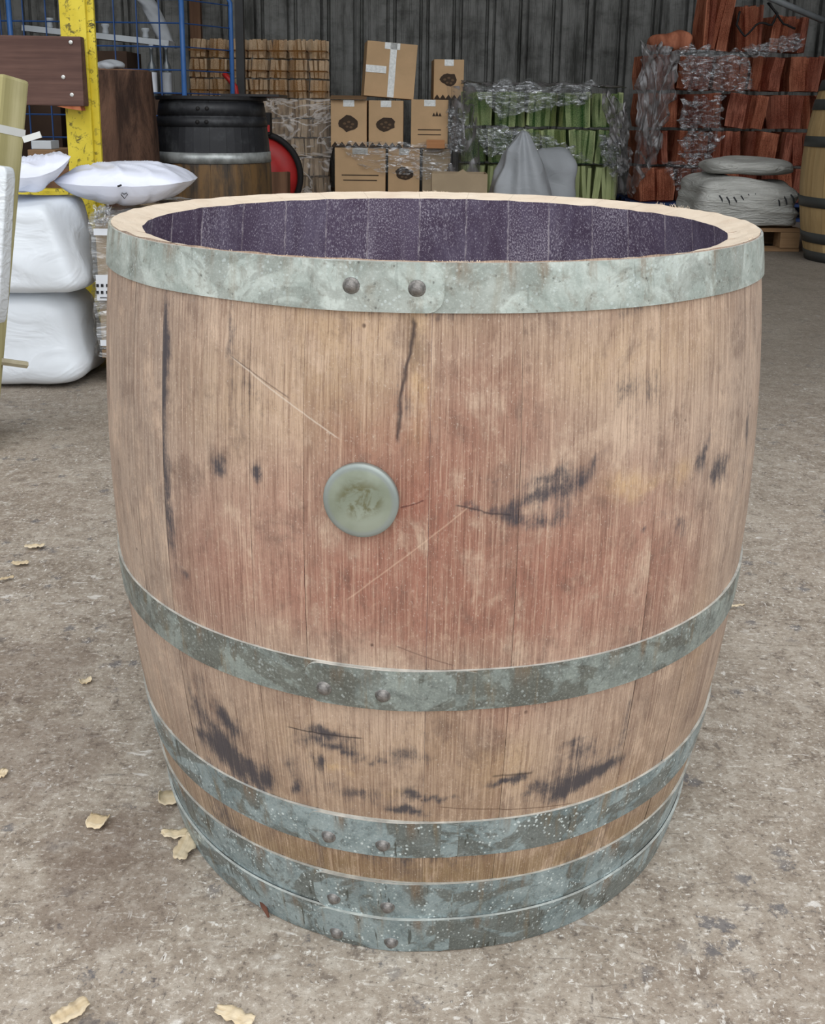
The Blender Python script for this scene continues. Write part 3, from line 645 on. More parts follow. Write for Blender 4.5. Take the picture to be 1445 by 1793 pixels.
def rumple(a, f, sd):
    def ed(u, v): return 1 + 2.2 * max(0, 1 - 5 * min(u, v, 1 - u, 1 - v))
    return lambda u, v: Vector((a * .5 * ed(u, v) * noise.noise(Vector((u * f * .9, v * f, sd + 9))), a * noise.noise(Vector((u * f, v * f, sd))) + a * .5 * noise.noise(Vector((u * f * 3, v * f * 2.6, sd))), a * .5 * ed(u, v) * noise.noise(Vector((u * f, v * f, sd + 4)))))
yF = -depth / 2 - .012
P = [Vector((-wC / 2 - .008, yF, ztop + .01)), Vector((wC / 2 + .008, yF, ztop + .01)), Vector((wC / 2 + .008, yF, .08)), Vector((-wC / 2 - .008, yF, .08))]
sheet('front_film', M_film, P, 30, 30, rumple(.008, 7, 1), crt)
P = [Vector((-wC / 2 - .01, yF, ztop + .012)), Vector((wC / 2, yF, ztop + .012)), Vector((wC / 2, depth / 2, ztop + .012)), Vector((-wC / 2 - .01, depth / 2, ztop + .012))]
sheet('top_film', M_film, P, 30, 24, lambda u, v: Vector((0, 0, abs(.012 * noise.noise(Vector((u * 8, v * 8, 2)))))), crt)
P = [Vector((-wC / 2 - .012, yF, ztop + .01)), Vector((-wC / 2 - .012, depth / 2, ztop + .01)), Vector((-wC / 2 - .012, depth / 2, .08)), Vector((-wC / 2 - .012, yF, .08))]
sheet('side_film', M_film, P, 20, 24, lambda u, v: Vector((-abs(.012 * noise.noise(Vector((u * 6, v * 8, 5)))), 0, 0)), crt)
def lab(u0, v0, u1, v1, name='paper_label', mat=None):
    p0, p1 = at(u0, v0, FYc - .02), at(u1, v1, FYc - .02)
    o = MB().box((0, 0, 0), (abs(p1.x - p0.x), .002, abs(p0.z - p1.z))).done(name, mat or M_paper, crt); o.location = ((p0 + p1) / 2 - crt.location); o.location.y = -depth / 2 - .022 - (.002 if mat else 0); return o
lab(164, 400, 260, 413); lab(168, 481, 260, 527); lab(176, 595, 240, 606)
for u in (171, 179, 188): lab(u - 1.5, 497, u + 3, 502, 'printed_mark', M_ink); lab(u - 1.5, 509, u + 3, 514, 'printed_mark', M_ink)
lab(176, 520, 250, 522, 'printed_mark', M_ink)
tuft = sheet('film_tuft', M_film, [at(165, 362, FYc) - crt.location, at(195, 362, FYc) - crt.location, at(190, 392, FYc - .03) - crt.location, at(164, 392, FYc - .03) - crt.location], 16, 16, lambda u, v: Vector((.006 * noise.noise(Vector((u * 9, v * 9, 1))), .03 * noise.noise(Vector((u * 6, v * 6, 2))), .02 * noise.noise(Vector((u * 7, v * 7, 3))))), crt)
bgY = 2.95; cb = at(226, 328, bgY)
mb_ = pillow('mailing_bag', M_mailer, 228 / FPX * bgY, .34, .115, (cb.x, bgY, cb.z + .008), .04, 11, .012, .10, 44); tag(mb_, 'plump white mailing bag with pointed corners lying on the shrink-wrapped cartons', 'bag')
mb_.location.z = ztop + .082
for (u, v, w, h) in ((206, 325, .012, .004),):
    p = at(u, v, bgY - .16); l_ = MB().box((0, 0, 0), (w, .002, h * 1.3), Matrix.Rotation(-.35, 3, 'Y')).done('printed_mark', M_ink, mb_); l_.location = Vector((p.x, bgY - .165, p.z)) - mb_.location
ht = MB()
for s_ in (-1, 1): ht.tube([(0, 0, -.010), (s_ * .009, 0, .001), (s_ * .006, 0, .006), (0, 0, .002)], .0012, 5)
p = at(212, 342, bgY - .16); h_ = ht.done('printed_heart', M_ink, mb_); h_.location = Vector((p.x, bgY - .150, p.z)) - mb_.location

# leaning timber at the left edge
TY = 2.35
tp, tb = at(8, 134, TY), at(-46, 760, TY - .12)
axis = (tp - tb).normalized(); tb = tb - axis * (tb.z / axis.z)
Lp = (tp - tb).length
def oriented(o, p, ax, roll=0):
    z = ax.normalized(); x = Vector((0, -1, 0)).cross(z); x = x.normalized() if x.length > 0 else Vector((1, 0, 0)); y = z.cross(x)
    M = Matrix((x, y, z)).transposed().to_4x4(); o.matrix_world = Matrix.Translation(p) @ M @ Matrix.Rotation(roll, 4, 'Z')
tm = thing('timber_post', 'pale green-brown squared timber post with a white plastic strap leaning at the left edge', 'timber'); oriented(tm, tb, axis, -.45)
MB().box((0, 0, Lp / 2), (.074, .074, Lp), None, .002).done('beam', M_paletimber, tm, bevel=.008)
zs = (at(20, 232, TY) - tb).length
M_strap = simple('white_plastic_strap', srgb(226, 228, 224), .4, 0, .03, 4, 0)
MB().lathe([(.0545, -.009), (.0545, .009)], 4, (0, 0, zs), pi / 4, False).done('strap', M_strap, tm)
st_ = MB().box((0, 0, 0), (.042, .004, .014)).done('strap_tail', M_strap, tm); pq = at(56, 240, TY - .06); st_.parent = None; st_.matrix_world = Matrix.Translation(pq) @ Matrix.Rotation(-.32, 4, 'Y'); st_.parent = tm; st_.matrix_parent_inverse = tm.matrix_world.inverted() if False else Matrix.Identity(4)
st_.matrix_local = tm.matrix_basis.inverted() @ (Matrix.Translation(pq) @ Matrix.Rotation(-.30, 4, 'Y'))
# film wrapped board in front
M_wrap = sackmat('white_wrapping_film', srgb(236, 242, 246), .3, .35, 20)
wp, wb = at(-12, 292, TY - .16), at(-34, 700, TY - .2); ax2 = (wp - wb).normalized(); wb = wb - ax2 * (wb.z / ax2.z)
L2 = (wp - wb).length
wr = thing('wrapped_board', 'short pale board partly wrapped in white film leaning in front of the timber post', 'board'); oriented(wr, wb, ax2, -.15)
MB().box((0, 0, L2 / 2), (.075, .03, L2), None, .001).done('plank', M_paletimber, wr, bevel=.003)
za = (at(8, 570, TY - .18) - wb).length
lump('film_wrap', M_wrap, (.086, .042, L2 - za + .004), wr, (0, 0, za), 12, 16, .001, 20, 2)
# pale stick poking out by the sack
p0, p1 = at(-4, 632, 2.25), at(47, 639, 2.3)
stk = MB().tube([p0 - p0, p1 - p0], .009, 6).done('stick', woodmat('pale_stick_wood', srgb(190, 180, 150), srgb(220, 212, 186), 'X')); stk.location = p0; tag(stk, 'short pale stick poking out level in front of the lower white sack', 'stick')

# ================================================================= SHED, LEFT SIDE
# things behind the post
M_stump = woodmat('dark_old_oak', srgb(58, 42, 36), srgb(96, 70, 54), 'Z', .6)
M_stump2 = woodmat('brown_log_bark', srgb(100, 72, 54), srgb(140, 104, 78), 'Z', .6)
LY = 4.9; lx0, lx1 = X(103, LY, 250), X(252, LY, 250); lr = (lx1 - lx0) / 2; lt = Z(122, LY, 200)
lg = thing('log', 'tall dark rough log standing on end behind the yellow post', 'log', ((lx0 + lx1) / 2, LY + lr, 0))
k = NT('dark_rough_log'); v = k.coord(); n = k.noise(k.map(v, (9, 9, 2.2)), 1, 7, .75, .5); n2 = k.noise(k.map(v, (7, 7, .9), (3, 0, 0)), 1, 3)
c = k.mix(k.ramp(n, .35, .7), srgb(54, 40, 34), srgb(112, 84, 68)); c = k.mix(k.ramp(n2, .62, .66, 0, .75), c, srgb(150, 112, 82)); k.bump(n, .8, .02); M_rlog = k.base(c, .85, 0, .2)
MB().lathe([(lr * (1 - .05 * cos(z * 6)), lt * z) for z in [i / 24 for i in range(25)]], 72, wob=.07, seed=3).done('trunk', M_rlog, lg, True)
MB().lathe([(lr * .90, lt - .004), (lr * .88, lt + .006)], 40, wob=.07, seed=3).done('cut_face', M_stump2, lg)
M_blackmetal = simple('black_steel_band', srgb(46, 44, 44), .6, .4, .2, 10)
cl = lump('rag', M_sackgrey, (.13, .12, .05), None, (X(180, LY, 110), LY + lr, lt - .03), 2.2, 10, .03, 14, 4); cl.location.z = lt - .005; cl.location.y = LY + .09; tag(cl, 'crumpled pale rag lying on top of the tall dark log', 'rag')

# black painted barrel with lid
KY = 5.15; kx0, kx1 = X(247, KY, 300), X(460, KY, 300); kr = (kx1 - kx0) / 2; kt = Z(175, KY, 350)
kb = thing('black_barrel', 'barrel half painted black with a rusty steel hoop and flat black lid', 'barrel', ((kx0 + kx1) / 2, KY + kr, 0))
k = NT('black_painted_staves'); v = k.coord(); s_ = k.new('SeparateXYZ'); k.set(s_.inputs[0], v); n = k.noise(v, 9, 6, .7); n2 = k.noise(k.map(v, (14, 14, 3)), 1, 5, .7)
paint = k.mix(k.ramp(n, .45, .75), srgb(40, 41, 44), srgb(76, 78, 80)); raw = k.mix(k.ramp(n2, .35, .65), srgb(120, 92, 58), srgb(60, 52, 44))
zsp = Z(287, KY, 350)
c = k.mix(k.ramp(k.math('ADD', s_.outputs[2], k.math('MULTIPLY', k.math('SUBTRACT', n, .5), .06)), zsp - .01, zsp + .01), raw, paint); M_bk = k.base(c, .5, 0, .4)
nst = 22
for i in range(nst):
    a0, a1 = 2 * pi * i / nst, 2 * pi * (i + 1) / nst - .003; V = []; F = []
    for j in range(9):
        z = kt * j / 8; r = kr * (1 - .13 * ((z / kt - .40) / .60) ** 2)
        for a in (a0, (a0 + a1) / 2, a1): V.append((r * cos(a), r * sin(a), z))
        for a in (a1, a0): V.append(((r - .03) * cos(a), (r - .03) * sin(a), z))
    for j in range(8):
        for q in range(5): F.append([j * 5 + q, j * 5 + (q + 1) % 5, j * 5 + 5 + (q + 1) % 5, j * 5 + 5 + q])
    F.append([4, 3, 2, 1, 0]); F.append([40, 41, 42, 43, 44])
    link('stave', mesh('stave', V, F), M_bk, kb)
def band(parent, R, zlo, zhi, rlo, rhi, mat, name='hoop', n=64):
    return MB().lathe([(rlo, zlo), (rlo + .004, zlo), (rhi + .004, zhi), (rhi, zhi)], n, cap=False).done(name, mat, parent, True)
def kprof(z): return kr * (1 - .13 * ((z / kt - .40) / .60) ** 2)
M_rh = simple('rusty_bright_hoop', srgb(176, 180, 178), .4, .5, .35, 14)
for (v0, v1, m) in ((287, 268, M_rh), (202, 178, M_bk), (222, 205, M_bk)):
    z0, z1 = Z(v0, KY, 350), Z(v1, KY, 350); band(kb, 0, z0, z1, kprof(z0), kprof(z1), m)
    if m is M_bk:
        for u in (344, 360): p = at(u, (v0 + v1) / 2, KY); s_ = MB().lathe([(.011, 0), (.010, .004), (.004, .007)], 10).done('rivet', M_blackmetal, kb, True); dx = p.x - kb.location.x; rr = kprof(p.z) + .004; s_.matrix_local = Matrix.Translation((dx, -sqrt(rr * rr - dx * dx), p.z)) @ Vector((0, -1, 0)).to_track_quat('Z', 'Y').to_matrix().to_4x4()
ld = MB().lathe([(kr * .93, 0), (kr * .94, .004), (kr * .94, .016), (kr * .93, .02)], 56).done('lid', simple('black_lid', srgb(38, 37, 38), .5), None); ld.parent = kb; ld.location = (.0, 0, kt + .001)
tray = MB().box((0, 0, 0), (.30, .36, .012)).done('flat_board', simple('black_board', srgb(40, 38, 40), .5)); tray.location = (X(430, KY, 172), KY + kr, kt + .028); tag(tray, 'thin black board lying on the black barrel lid, overhanging to the right', 'board')

# blue roll cage
M_blue = simple('blue_painted_tube', srgb(62, 108, 170), .4, 0, .1, 10, 0)
M_bluew = simple('blue_wire', srgb(44, 78, 130), .45, 0, .1, 10, 0)
CYY = 6.35; cage = thing('roll_cage', 'blue wire-mesh roll cage trolley behind the tall dark log at top left', 'roll cage', (X(160, CYY, 100), CYY, 0))
cx = cage.location.x
xR, xL_ = X(320, CYY, 80) - cx, X(-40, CYY, 80) - cx
for x in (xL_, xR, X(20, CYY, 80) - cx):
    MB().tube([(x, 0, .12), (x, 0, 1.75)], .016, 10).done('upright', M_blue, cage, True)
for x in (xR + .235,):
    MB().tube([(x, .35, .12), (x, .35, 1.42), (x - .03, .35, 1.47), (x - .10, .35, 1.50)], .015, 10).done('upright', M_blue, cage, True)
for z in (.14, 1.72): MB().tube([(xL_, 0, z), (xR, 0, z)], .014, 8).done('rail', M_blue, cage, True)
MB().tube([(X(-20, CYY) - cx, -.02, Z(30, CYY)), (X(22, CYY) - cx, -.02, Z(30, CYY)), (X(22, CYY) - cx, -.02, .2)], .014, 8).done('gate_frame', M_blue, cage, True)
sp_ = 38 / FPX * CYY
x = xR - sp_
while x > xL_: MB().tube([(x, 0, .14), (x, 0, 1.72)], .005, 5, False).done('wire', M_bluew, cage); x -= sp_
z = .16
while z < 1.72:
    MB().tube([(xL_, .006, z), (xR, .006, z)], .005, 5, False).done('wire', M_bluew, cage)
    if z > .6: MB().tube([(xR, 0, z), (xR + .235, .35, z)], .004, 5, False).done('wire', M_bluew, cage)
    z += sp_
MB().box(((xL_ + xR) / 2, .32, .15), (xR - xL_, .66, .02)).done('base_deck', M_blackmetal, cage)
for x in (xL_ + .05, xR - .05):
    for y in (.05, .6): MB().tube([(x - .015, y, .06), (x + .015, y, .06)], .06, 16).done('castor', M_blackmetal, cage)
# goods in the cage
M_white = simple('white_painted_wood', srgb(190, 196, 200), .5, 0, .08, 6, 0)
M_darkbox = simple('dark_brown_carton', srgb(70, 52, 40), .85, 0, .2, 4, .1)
IY = CYY + .25
sh = MB().box((-.15, 0, 0), (.92, .16, .035)).done('shelf_board', M_white); p = at(240, 68, IY); sh.location = (at(215, 66, IY).x, IY, Z(68, IY, 200)); sh.rotation_euler = (0, .09, 0); tag(sh, 'white shelf board lying across the goods inside the roll cage', 'shelf')
dbz = sh.location.z - .02
def goods(u0, u1, z0, z1, Y, D, mat, label, cat='carton', name='carton'):
    xa, xb = X(u0, Y, 100), X(u1, Y, 100); o = MB().box((0, 0, (z1 - z0) / 2), (xb - xa, D, z1 - z0)).done(name, mat, None, bevel=.004); o.location = ((xa + xb) / 2, Y + D / 2, z0); return tag(o, label, cat)
goods(120, 222, .17, .62, IY - .12, .4, M_darkbox, 'dark brown carton at the bottom left inside the roll cage')
goods(120, 222, .622, dbz - .06, IY - .12, .34, M_darkbox, 'dark brown carton under the white shelf board, left half of the cage')
goods(238, 306, .17, .86, IY - .02, .36, M_darkbox, 'tall dark carton standing behind the two bottles in the cage')
goods(-30, 100, .17, .90, IY, .40, M_darkbox, 'wide dark carton at the far left of the roll cage')
M_glass = simple('bottle_glass', srgb(90, 96, 98), .12, .1, .1, 10, 0, .8)
for (u, lb) in ((267, 'clear glass bottle with a white label, left of the pair in the roll cage'), (293, 'glass bottle with a grey label, right of the pair in the roll cage')):
    bt = thing('bottle', lb, 'bottle', (X(u, CYY + .09, 140), CYY + .09, .0)); zb_ = Z(170, CYY + .09, 270); bt.location.z = zb_
    MB().lathe([(.026, 0), (.028, .01), (.028, .17), (.024, .19), (.010, .22), (.010, .28), (.013, .285), (.013, .30)], 20).done('glass', M_glass, bt, True)
    MB().lathe([(.0288, .02), (.0288, .15)], 20, cap=False).done('label', M_paper if u < 280 else M_sackgrey, bt, True)
    MB().lathe([(.014, .296), (.014, .315)], 14).done('cap', M_white, bt, True)
so = goods(252, 306, .862 if False else .17, Z(170, CYY + .09, 270) - .001, CYY + .03, .12, M_darkbox, 'narrow dark box the two bottles stand on')
cloth = sheet('cloth', M_sackgrey, [at(205, -20, IY + .32), at(250, -20, IY + .32), at(314, 85, IY + .24), at(285, 82, IY + .24)], 24, 24, lambda u, v: Vector((.03 * sin(u * 9 + v * 3), .05 * sin(u * 7 + 2 * v) + .03 * noise.noise(Vector((u * 5, v * 5, 0))), .06 * sin(v * pi))))
tag(cloth, 'pale grey cloth hanging down inside the roll cage', 'cloth')
for (u, v, lb) in ((88, 58, 'small white pot seen left of the yellow post'), (185, 58, 'small white pot on the left of the white shelf board'), (255, 62, 'small white pot on the right of the white shelf board')):
    p = at(u, v, IY - .06); o = MB().lathe([(.016, 0), (.02, .01), (.016, .035), (.026, .05), (.024, .06)], 16).done('pot', M_white, None, True)
    dx = p.x - sh.location.x; o.location = (p.x, IY - .06, sh.location.z + .017 - dx * .09); tag(o, lb, 'pot')
p = at(88, 262, CYY - .3)
# lower left nook things behind post
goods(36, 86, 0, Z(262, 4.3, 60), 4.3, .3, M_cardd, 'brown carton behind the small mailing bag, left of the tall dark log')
wbx = MB().box((0, 0, 0), (.085, .10, .035)).done('white_box', M_white, None, bevel=.003); wbx.location = (X(87, 4.36, 262), 4.36 + .02, 0)
wbx.location = (X(80, 4.4, 262), 4.4, Z(262, 4.3, 60) + .018); tag(wbx, 'small white box on the brown carton left of the tall dark log', 'box')
nk = thing('log_block', 'short round brown log block standing left of the yellow post above its rail', 'log', (X(106, 3.85, 310), 3.85, 0)); nz_ = Z(294, 3.85, 100)
MB().lathe([(.088, 0), (.09, .05), (.088, nz_ - .01), (.086, nz_)], 28, wob=.1).done('log', M_stump2, nk, True)
MB().lathe([(.07, nz_ + .0005), (.068, nz_ + .003)], 24).done('cut_face', woodmat('grey_cut_face', srgb(120, 100, 84), srgb(150, 130, 110)), nk)

# dark steel stanchion
sx_ = X(421, 7.15, 90); o = MB().box((0, 0, 1.6), (.055, .055, 3.2)).done('steel_column', simple('dark_grey_steel', srgb(64, 64, 64), .6, .2)); o.location = (sx_, 7.15, 0); tag(o, 'slim dark grey steel column in front of the yellow kindling', 'column')
# hand machine with a red wheel
M_red = simple('red_paint', srgb(176, 40, 38), .45, 0, .15, 8, 0); M_rub = simple('black_rubber', srgb(28, 26, 26), .7, 0, .2, 8, 0)
mc = thing('machine', 'red and black wheeled machine half hidden behind the black barrel', 'machine', (X(453, 7.0, 308), 7.0, 0)); wr_ = Z(308, 7.0, 453)
wh = MB().lathe([(wr_ * .98, -.022), (wr_, -.012), (wr_, .012), (wr_ * .98, .022), (wr_ * .88, .026), (wr_ * .88, -.026)], 48, cap=False).done('tyre', M_rub, mc, True); wh.rotation_euler = (pi / 2, 0, 0); wh.location = (0, 0, wr_)
dc = MB().lathe([(wr_ * .88, -.006), (wr_ * .88, .006), (wr_ * .5, .014), (.06, .016), (.05, .03), (.01, .032)], 48).done('wheel_disc', M_red, mc, True); dc.rotation_euler = (pi / 2, 0, 0); dc.location = (0, 0, wr_)
zz_ = Z(236, 7.0, 450)
MB().box((-.02, .02, zz_ / 2 + .12), (.05, .05, zz_ - .2)).done('stem', M_rub, mc)
MB().box((.02, 0, zz_ + .075), (.15, .1, .15)).done('engine_box', M_rub, mc, bevel=.01)
MB().box((.021, -.052, zz_ + .045), (.14, .012, .045)).done('red_stripe', M_red, mc)
MB().tube([tuple(at(392, 128, 7.0) - mc.location), tuple(at(402, 140, 7.0) - mc.location), tuple(at(412, 152, 7.0) - mc.location), tuple(at(416, 175, 7.0) - mc.location), tuple(at(440, 230, 7.02) - mc.location)], .018, 8).done('handle', M_red, mc, True)
o = MB().box((0, 0, 0), (.17, .14, .34), None, .01).done('log_block', M_stump2); o.location = (X(482, 6.75, 320), 6.75, .17); o.scale = (1, 1, Z(301, 6.75, 480) / .34); o.location.z = Z(301, 6.75, 480) / 2; tag(o, 'squared brown wood block standing in front of the red wheel', 'log')

# ================================================================= KINDLING, NETTED WOOD
def netmat(name, c, cover=.35):
    k = NT(name); v = k.geo(); tr = k.new('BsdfTransparent'); df = k.new('BsdfDiffuse'); df.inputs[0].default_value = c; mx = k.new('MixShader')
    th = k.noise(k.map(v, (1, 1, 1)), 160, 2, .5); k.set(mx.inputs[0], k.math('MULTIPLY', k.ramp(th, .4, .6, cover * .5, min(1, cover * 1.5)), k.ramp(k.noise(v, 7, 3), .35, .65, .5, 1.3)))
    k.t.links.new(tr.outputs[0], mx.inputs[1]); k.t.links.new(df.outputs[0], mx.inputs[2]); k.t.links.new(mx.outputs[0], k.out.inputs[0]); return k.m
stick_meshes = {}
def stickmesh(kind, i):
    key = (kind, i)
    if key not in stick_meshes:
        rnd = random.Random(i * 17 + len(kind)); n = rnd.choice((3, 4, 4, 5)); V = []; F = []
        a = sorted([2 * pi * (q + rnd.uniform(-.25, .25)) / n for q in range(n)]); rr = [rnd.uniform(.85, 1.15) for _ in range(n)]
        for z, s in ((-.5, .96), (-.1, 1), (.5, .95)):
            tx, ty = rnd.uniform(-.06, .06), rnd.uniform(-.06, .06)
            for q in range(n): V.append((.5 * rr[q] * s * cos(a[q] + pi / 4) * 1.25 + tx, .5 * rr[q] * s * sin(a[q] + pi / 4) * 1.25 + ty, z + rnd.uniform(-.02, .02)))
        for j in range(2):
            for q in range(n): F.append([j * n + q, j * n + (q + 1) % n, j * n + n + (q + 1) % n, j * n + n + q])
        F.append(list(range(n))[::-1]); F.append([2 * n + q for q in range(n)])
        stick_meshes[key] = mesh('stick', V, F)
    return stick_meshes[key]
def netbag(loc, w, h, d, kind, sm, nm, label, group, ns=5, tilt=0, bandmat=None):
    t = thing('firewood_bag', label, 'firewood', loc, 0, group); t.rotation_euler = (0, tilt, 0)
    ws = [random.uniform(.55, 1.45) for _ in range(ns)]; tot = sum(ws); x = -w / 2
    for i, q in enumerate(ws):
        sw = w * q / tot; m = stickmesh(kind, random.randrange(9)); o = link('stick', m, sm, t)
        o.location = (x + sw / 2, -d / 2 + .012 + sw * .55 + random.uniform(0, .03), h / 2); o.scale = (sw * .80, sw * 1.0, h * random.uniform(.9, .99)); o.rotation_euler = (random.uniform(-.05, .05), random.uniform(-.11, .11), random.choice((0, .3, -.3)))
        x += sw
    # second row that fills the bag
    o = link('stick', stickmesh(kind, 3), sm, t); o.location = (0, d * .18, h / 2); o.scale = (w * .9, d * .6, h * .94)
    if nm is not None:
        V = []; F = []; nn = 20
        for j, zf in enumerate((.02, .2, .5, .8, .97)):
            b = 1 + .03 * sin(pi * zf) + .0
            for q in range(nn):
                a = 2 * pi * q / nn; cx_ = abs(cos(a)) ** .45 * (1 if cos(a) > 0 else -1); sy_ = abs(sin(a)) ** .45 * (1 if sin(a) > 0 else -1)
                V.append(((w / 2) * cx_, (d / 2 + .004) * sy_ * b, h * zf))
        for j in range(4):
            for q in range(nn): F.append([j * nn + q, j * nn + (q + 1) % nn, (j + 1) * nn + (q + 1) % nn, (j + 1) * nn + q])
        link('net', mesh('net', V, F, True), nm, t)
    if bandmat is not None:
        MB().lathe([(.5, -.5), (.5, .5)], 4, cap=False, a0=pi / 4).done('band', bandmat, t).matrix_local = Matrix.Translation((0, 0, h * .38)) @ Matrix.Diagonal((w * 1.40, d * 1.42, .012, 1))
    return t
def pallet(loc, w, d, label, mat=None, h=.13):
    p = thing('pallet', label, 'pallet', loc); m = mat or woodmat('pallet_boards', srgb(140, 108, 76), srgb(176, 142, 104), 'X')
    nb = 6
    for i in range(nb): MB().box((0, -d / 2 + .05 + (d - .1) * i / (nb - 1), h - .011), (w, .09, .020)).done('deck_board', m, p)
    for x in (-w / 2 + .06, 0, w / 2 - .06):
        for y in (-d / 2 + .06, 0, d / 2 - .06): MB().box((x, y, .022 + (h - .045) / 2), (.11, .11, h - .046)).done('block', m, p)
    for y in (-d / 2 + .06, 0, d / 2 - .06): MB().box((0, y, .011), (w, .10, .020)).done('bottom_board', m, p)
    return p
ordn = ['first', 'second', 'third', 'fourth', 'fifth', 'sixth', 'seventh', 'eighth', 'ninth', 'tenth']
M_kind = woodmat('amber_kindling', srgb(226, 180, 100), srgb(252, 226, 166), 'Z', .5)
M_kindpale = woodmat('pale_kindling', srgb(206, 178, 144), srgb(234, 212, 180), 'Z', .5)
M_netamber = netmat('amber_net', srgb(170, 112, 40), .22)
M_bandb = simple('brown_band', srgb(110, 74, 34), .7, 0, .1, 5, 0)
KYF = 7.6
kx0, kx1 = X(330, KYF, 200), X(574, KYF, 200); D_ = .9
pallet(((kx0 + kx1) / 2, KYF + D_ / 2, 0), kx1 - kx0, D_, 'wooden pallet under the yellow kindling stack')
zs_ = [.13]; topz = Z(66, KYF, 450); nrow = 8; rh = (topz - .13) / nrow
for r in range(nrow):
    vis = .13 + rh * (r + 1) > Z(345, KYF, 450)
    nb = 7; bw_ = (kx1 - kx0) / nb
    for b in range(nb):
        jig = random.uniform(-.012, .012)
        top3 = r >= nrow - 3
        rn = ['bottom', 'second', 'third', 'fourth', 'fifth', 'third from top', 'second from top', 'top'][r]
        netbag((kx0 + bw_ * (b + .5), KYF + .16 + jig + (0 if b % 2 else .01), .13 + rh * r + .001), bw_ * .90, rh * .96, .30, 'k', M_kind if top3 else M_kindpale, M_netamber if top3 else None,
               f'bundle of {"amber netted" if top3 else "pale film-wrapped"} kindling sticks, {ordn[b]} from left in the {rn} row', 'bundles in the yellow kindling stack', 4, random.uniform(-.02, .02) if top3 else 0, M_bandb if top3 else None)
yf = KYF - .045
o = sheet('stretch_film', film_material('milky_stretch_film', (.60, .54, .48, 1), .5, 4, (1, 1, 2), .5, .1), [Vector((kx0 - .03, yf, .13 + rh * 5.0)), Vector((kx1 + .03, yf, .13 + rh * 5.0)), Vector((kx1 + .03, yf, .12)), Vector((kx0 - .03, yf, .12))], 40, 40, rumple(.025, 6, 3)); tag(o, 'milky stretch film round the lower half of the kindling stack', 'film')
o = sheet('stretch_film', M_film_dull, [Vector((kx1 + .02, yf, .13 + rh * 5.3)), Vector((kx1 + .06, yf + .8, .13 + rh * 5.0)), Vector((kx1 + .06, yf + .8, .12)), Vector((kx1 + .02, yf, .12))], 20, 30, lambda u, v: Vector((.03 * noise.noise(Vector((u * 5, v * 6, 3))), 0, 0))); tag(o, 'dull stretch film down the right side of the kindling stack', 'film')

# ================================================================= CARTONS
GY = 7.35
M_tape = simple('shiny_clear_tape', srgb(214, 214, 208), .15, .3, .15, 60, 0, .8)
M_print = simple('brown_print', srgb(66, 52, 40), .8, 0, .2, 10, 0)
pallet(((X(579, GY) + X(795, GY)) / 2, GY + .46, 0), X(795, GY) - X(579, GY), .86, 'wooden pallet under the brown cartons')
def zig(w, n, h):
    pts = [(-w / 2, 0)]
    for i in range(n): pts += [(-w / 2 + w * (i + .02) / n, h * .25), (-w / 2 + w * (i + .5) / n, h), (-w / 2 + w * (i + .98) / n, h * .25)]
    return pts + [(w / 2, 0)]
def carton(u0, v0, u1, v1, Y, D, label, kind='logs', z0=None, z1=None, rot=(0, 0, 0), mat=None):
    p0, p1 = at(u0, v1, Y), at(u1, v0, Y); w = p1.x - p0.x; zlo = p0.z if z0 is None else z0; h = (p1.z if z1 is None else z1) - zlo
    t = thing('carton', label, 'carton', ((p0.x + p1.x) / 2, Y + D / 2, zlo), 0, None); t.rotation_euler = rot
    MB().box((0, 0, h / 2), (w - .004, D, h - .003)).done('body', mat or M_card, t, bevel=.004)
    y = -D / 2 - .0015
    MB().box((0, y, h - .025), (w * .30, .002, .045)).done('tape', M_tape if kind != 'plain' else (mat or M_card), t)
    if kind == 'logs':
        rnd = random.Random(int(u0)); pts = [(.075 * w / .28 * (1 + .16 * rnd.uniform(-1, 1)) * cos(a * pi / 7) * 1.0, h * .50 + .056 * w / .28 * (1 + .2 * rnd.uniform(-1, 1)) * sin(a * pi / 7)) for a in range(14)]
        MB().prism(pts, y - .001, y).done('printed_log_pile', M_print, t)
        lg_ = simple('brown_print_light', srgb(110, 88, 66), .8, 0, .1, 5, 0) if 'pl' not in globals() else globals()['pl']; globals()['pl'] = lg_
        for (dx, dz, r_) in ((-.03, .0, .012), (.0, .012, .012), (.028, -.004, .012), (-.012, -.022, .011), (.016, -.026, .011)):
            MB().prism([(dx + r_ * cos(q * pi / 4), h * .5 + dz + r_ * .7 * sin(q * pi / 4)) for q in range(8)], y - .002, y - .001).done('printed_log_end', lg_, t)
    if kind in ('logs', 'lines'):
        MB().prism([(x, z) for x, z in zig(w * .94, max(4, int(w / .045)), .038)], y - .001, y).done('printed_zigzag', M_print, t)
    if kind == 'lines':
        for i in (0, 1): MB().box((.0, y, h * (.46 - .1 * i)), (w * (.72 - .06 * i), .001, .007)).done('printed_line', M_print, t)
    if kind == 'house':
        for i in (0, 1): MB().box((.0, y, h * (.38 - .1 * i)), (w * .62, .001, .007)).done('printed_line', M_print, t)
        for i in (0, 1, 2): MB().prism([(.03 + .022 * i - .012, h * .66), (.03 + .022 * i, h * .66 + .026 + .01 * (i == 1)), (.03 + .022 * i + .012, h * .66)], y - .001, y).done('printed_peak', M_print, t)
    if kind == 'tall':
        MB().box((.01, y, h * .5), (w * .13, .002, h * .98)).done('tape', M_tape, t)
        MB().box((-w * .29, y - .002, h * .5), (w * .40, .002, .05)).done('tape', M_tape, t)
    return t
zA, zB, zC = .135, .50, .835
carton(586, 260, 676, 330, GY, .34, 'carton with two printed lines and a zigzag edge, lower row left', 'lines', zA, zB)
carton(679, 260, 736, 330, GY, .34, 'carton with a log print behind stretch film, lower row middle', 'logs', zA, zB)
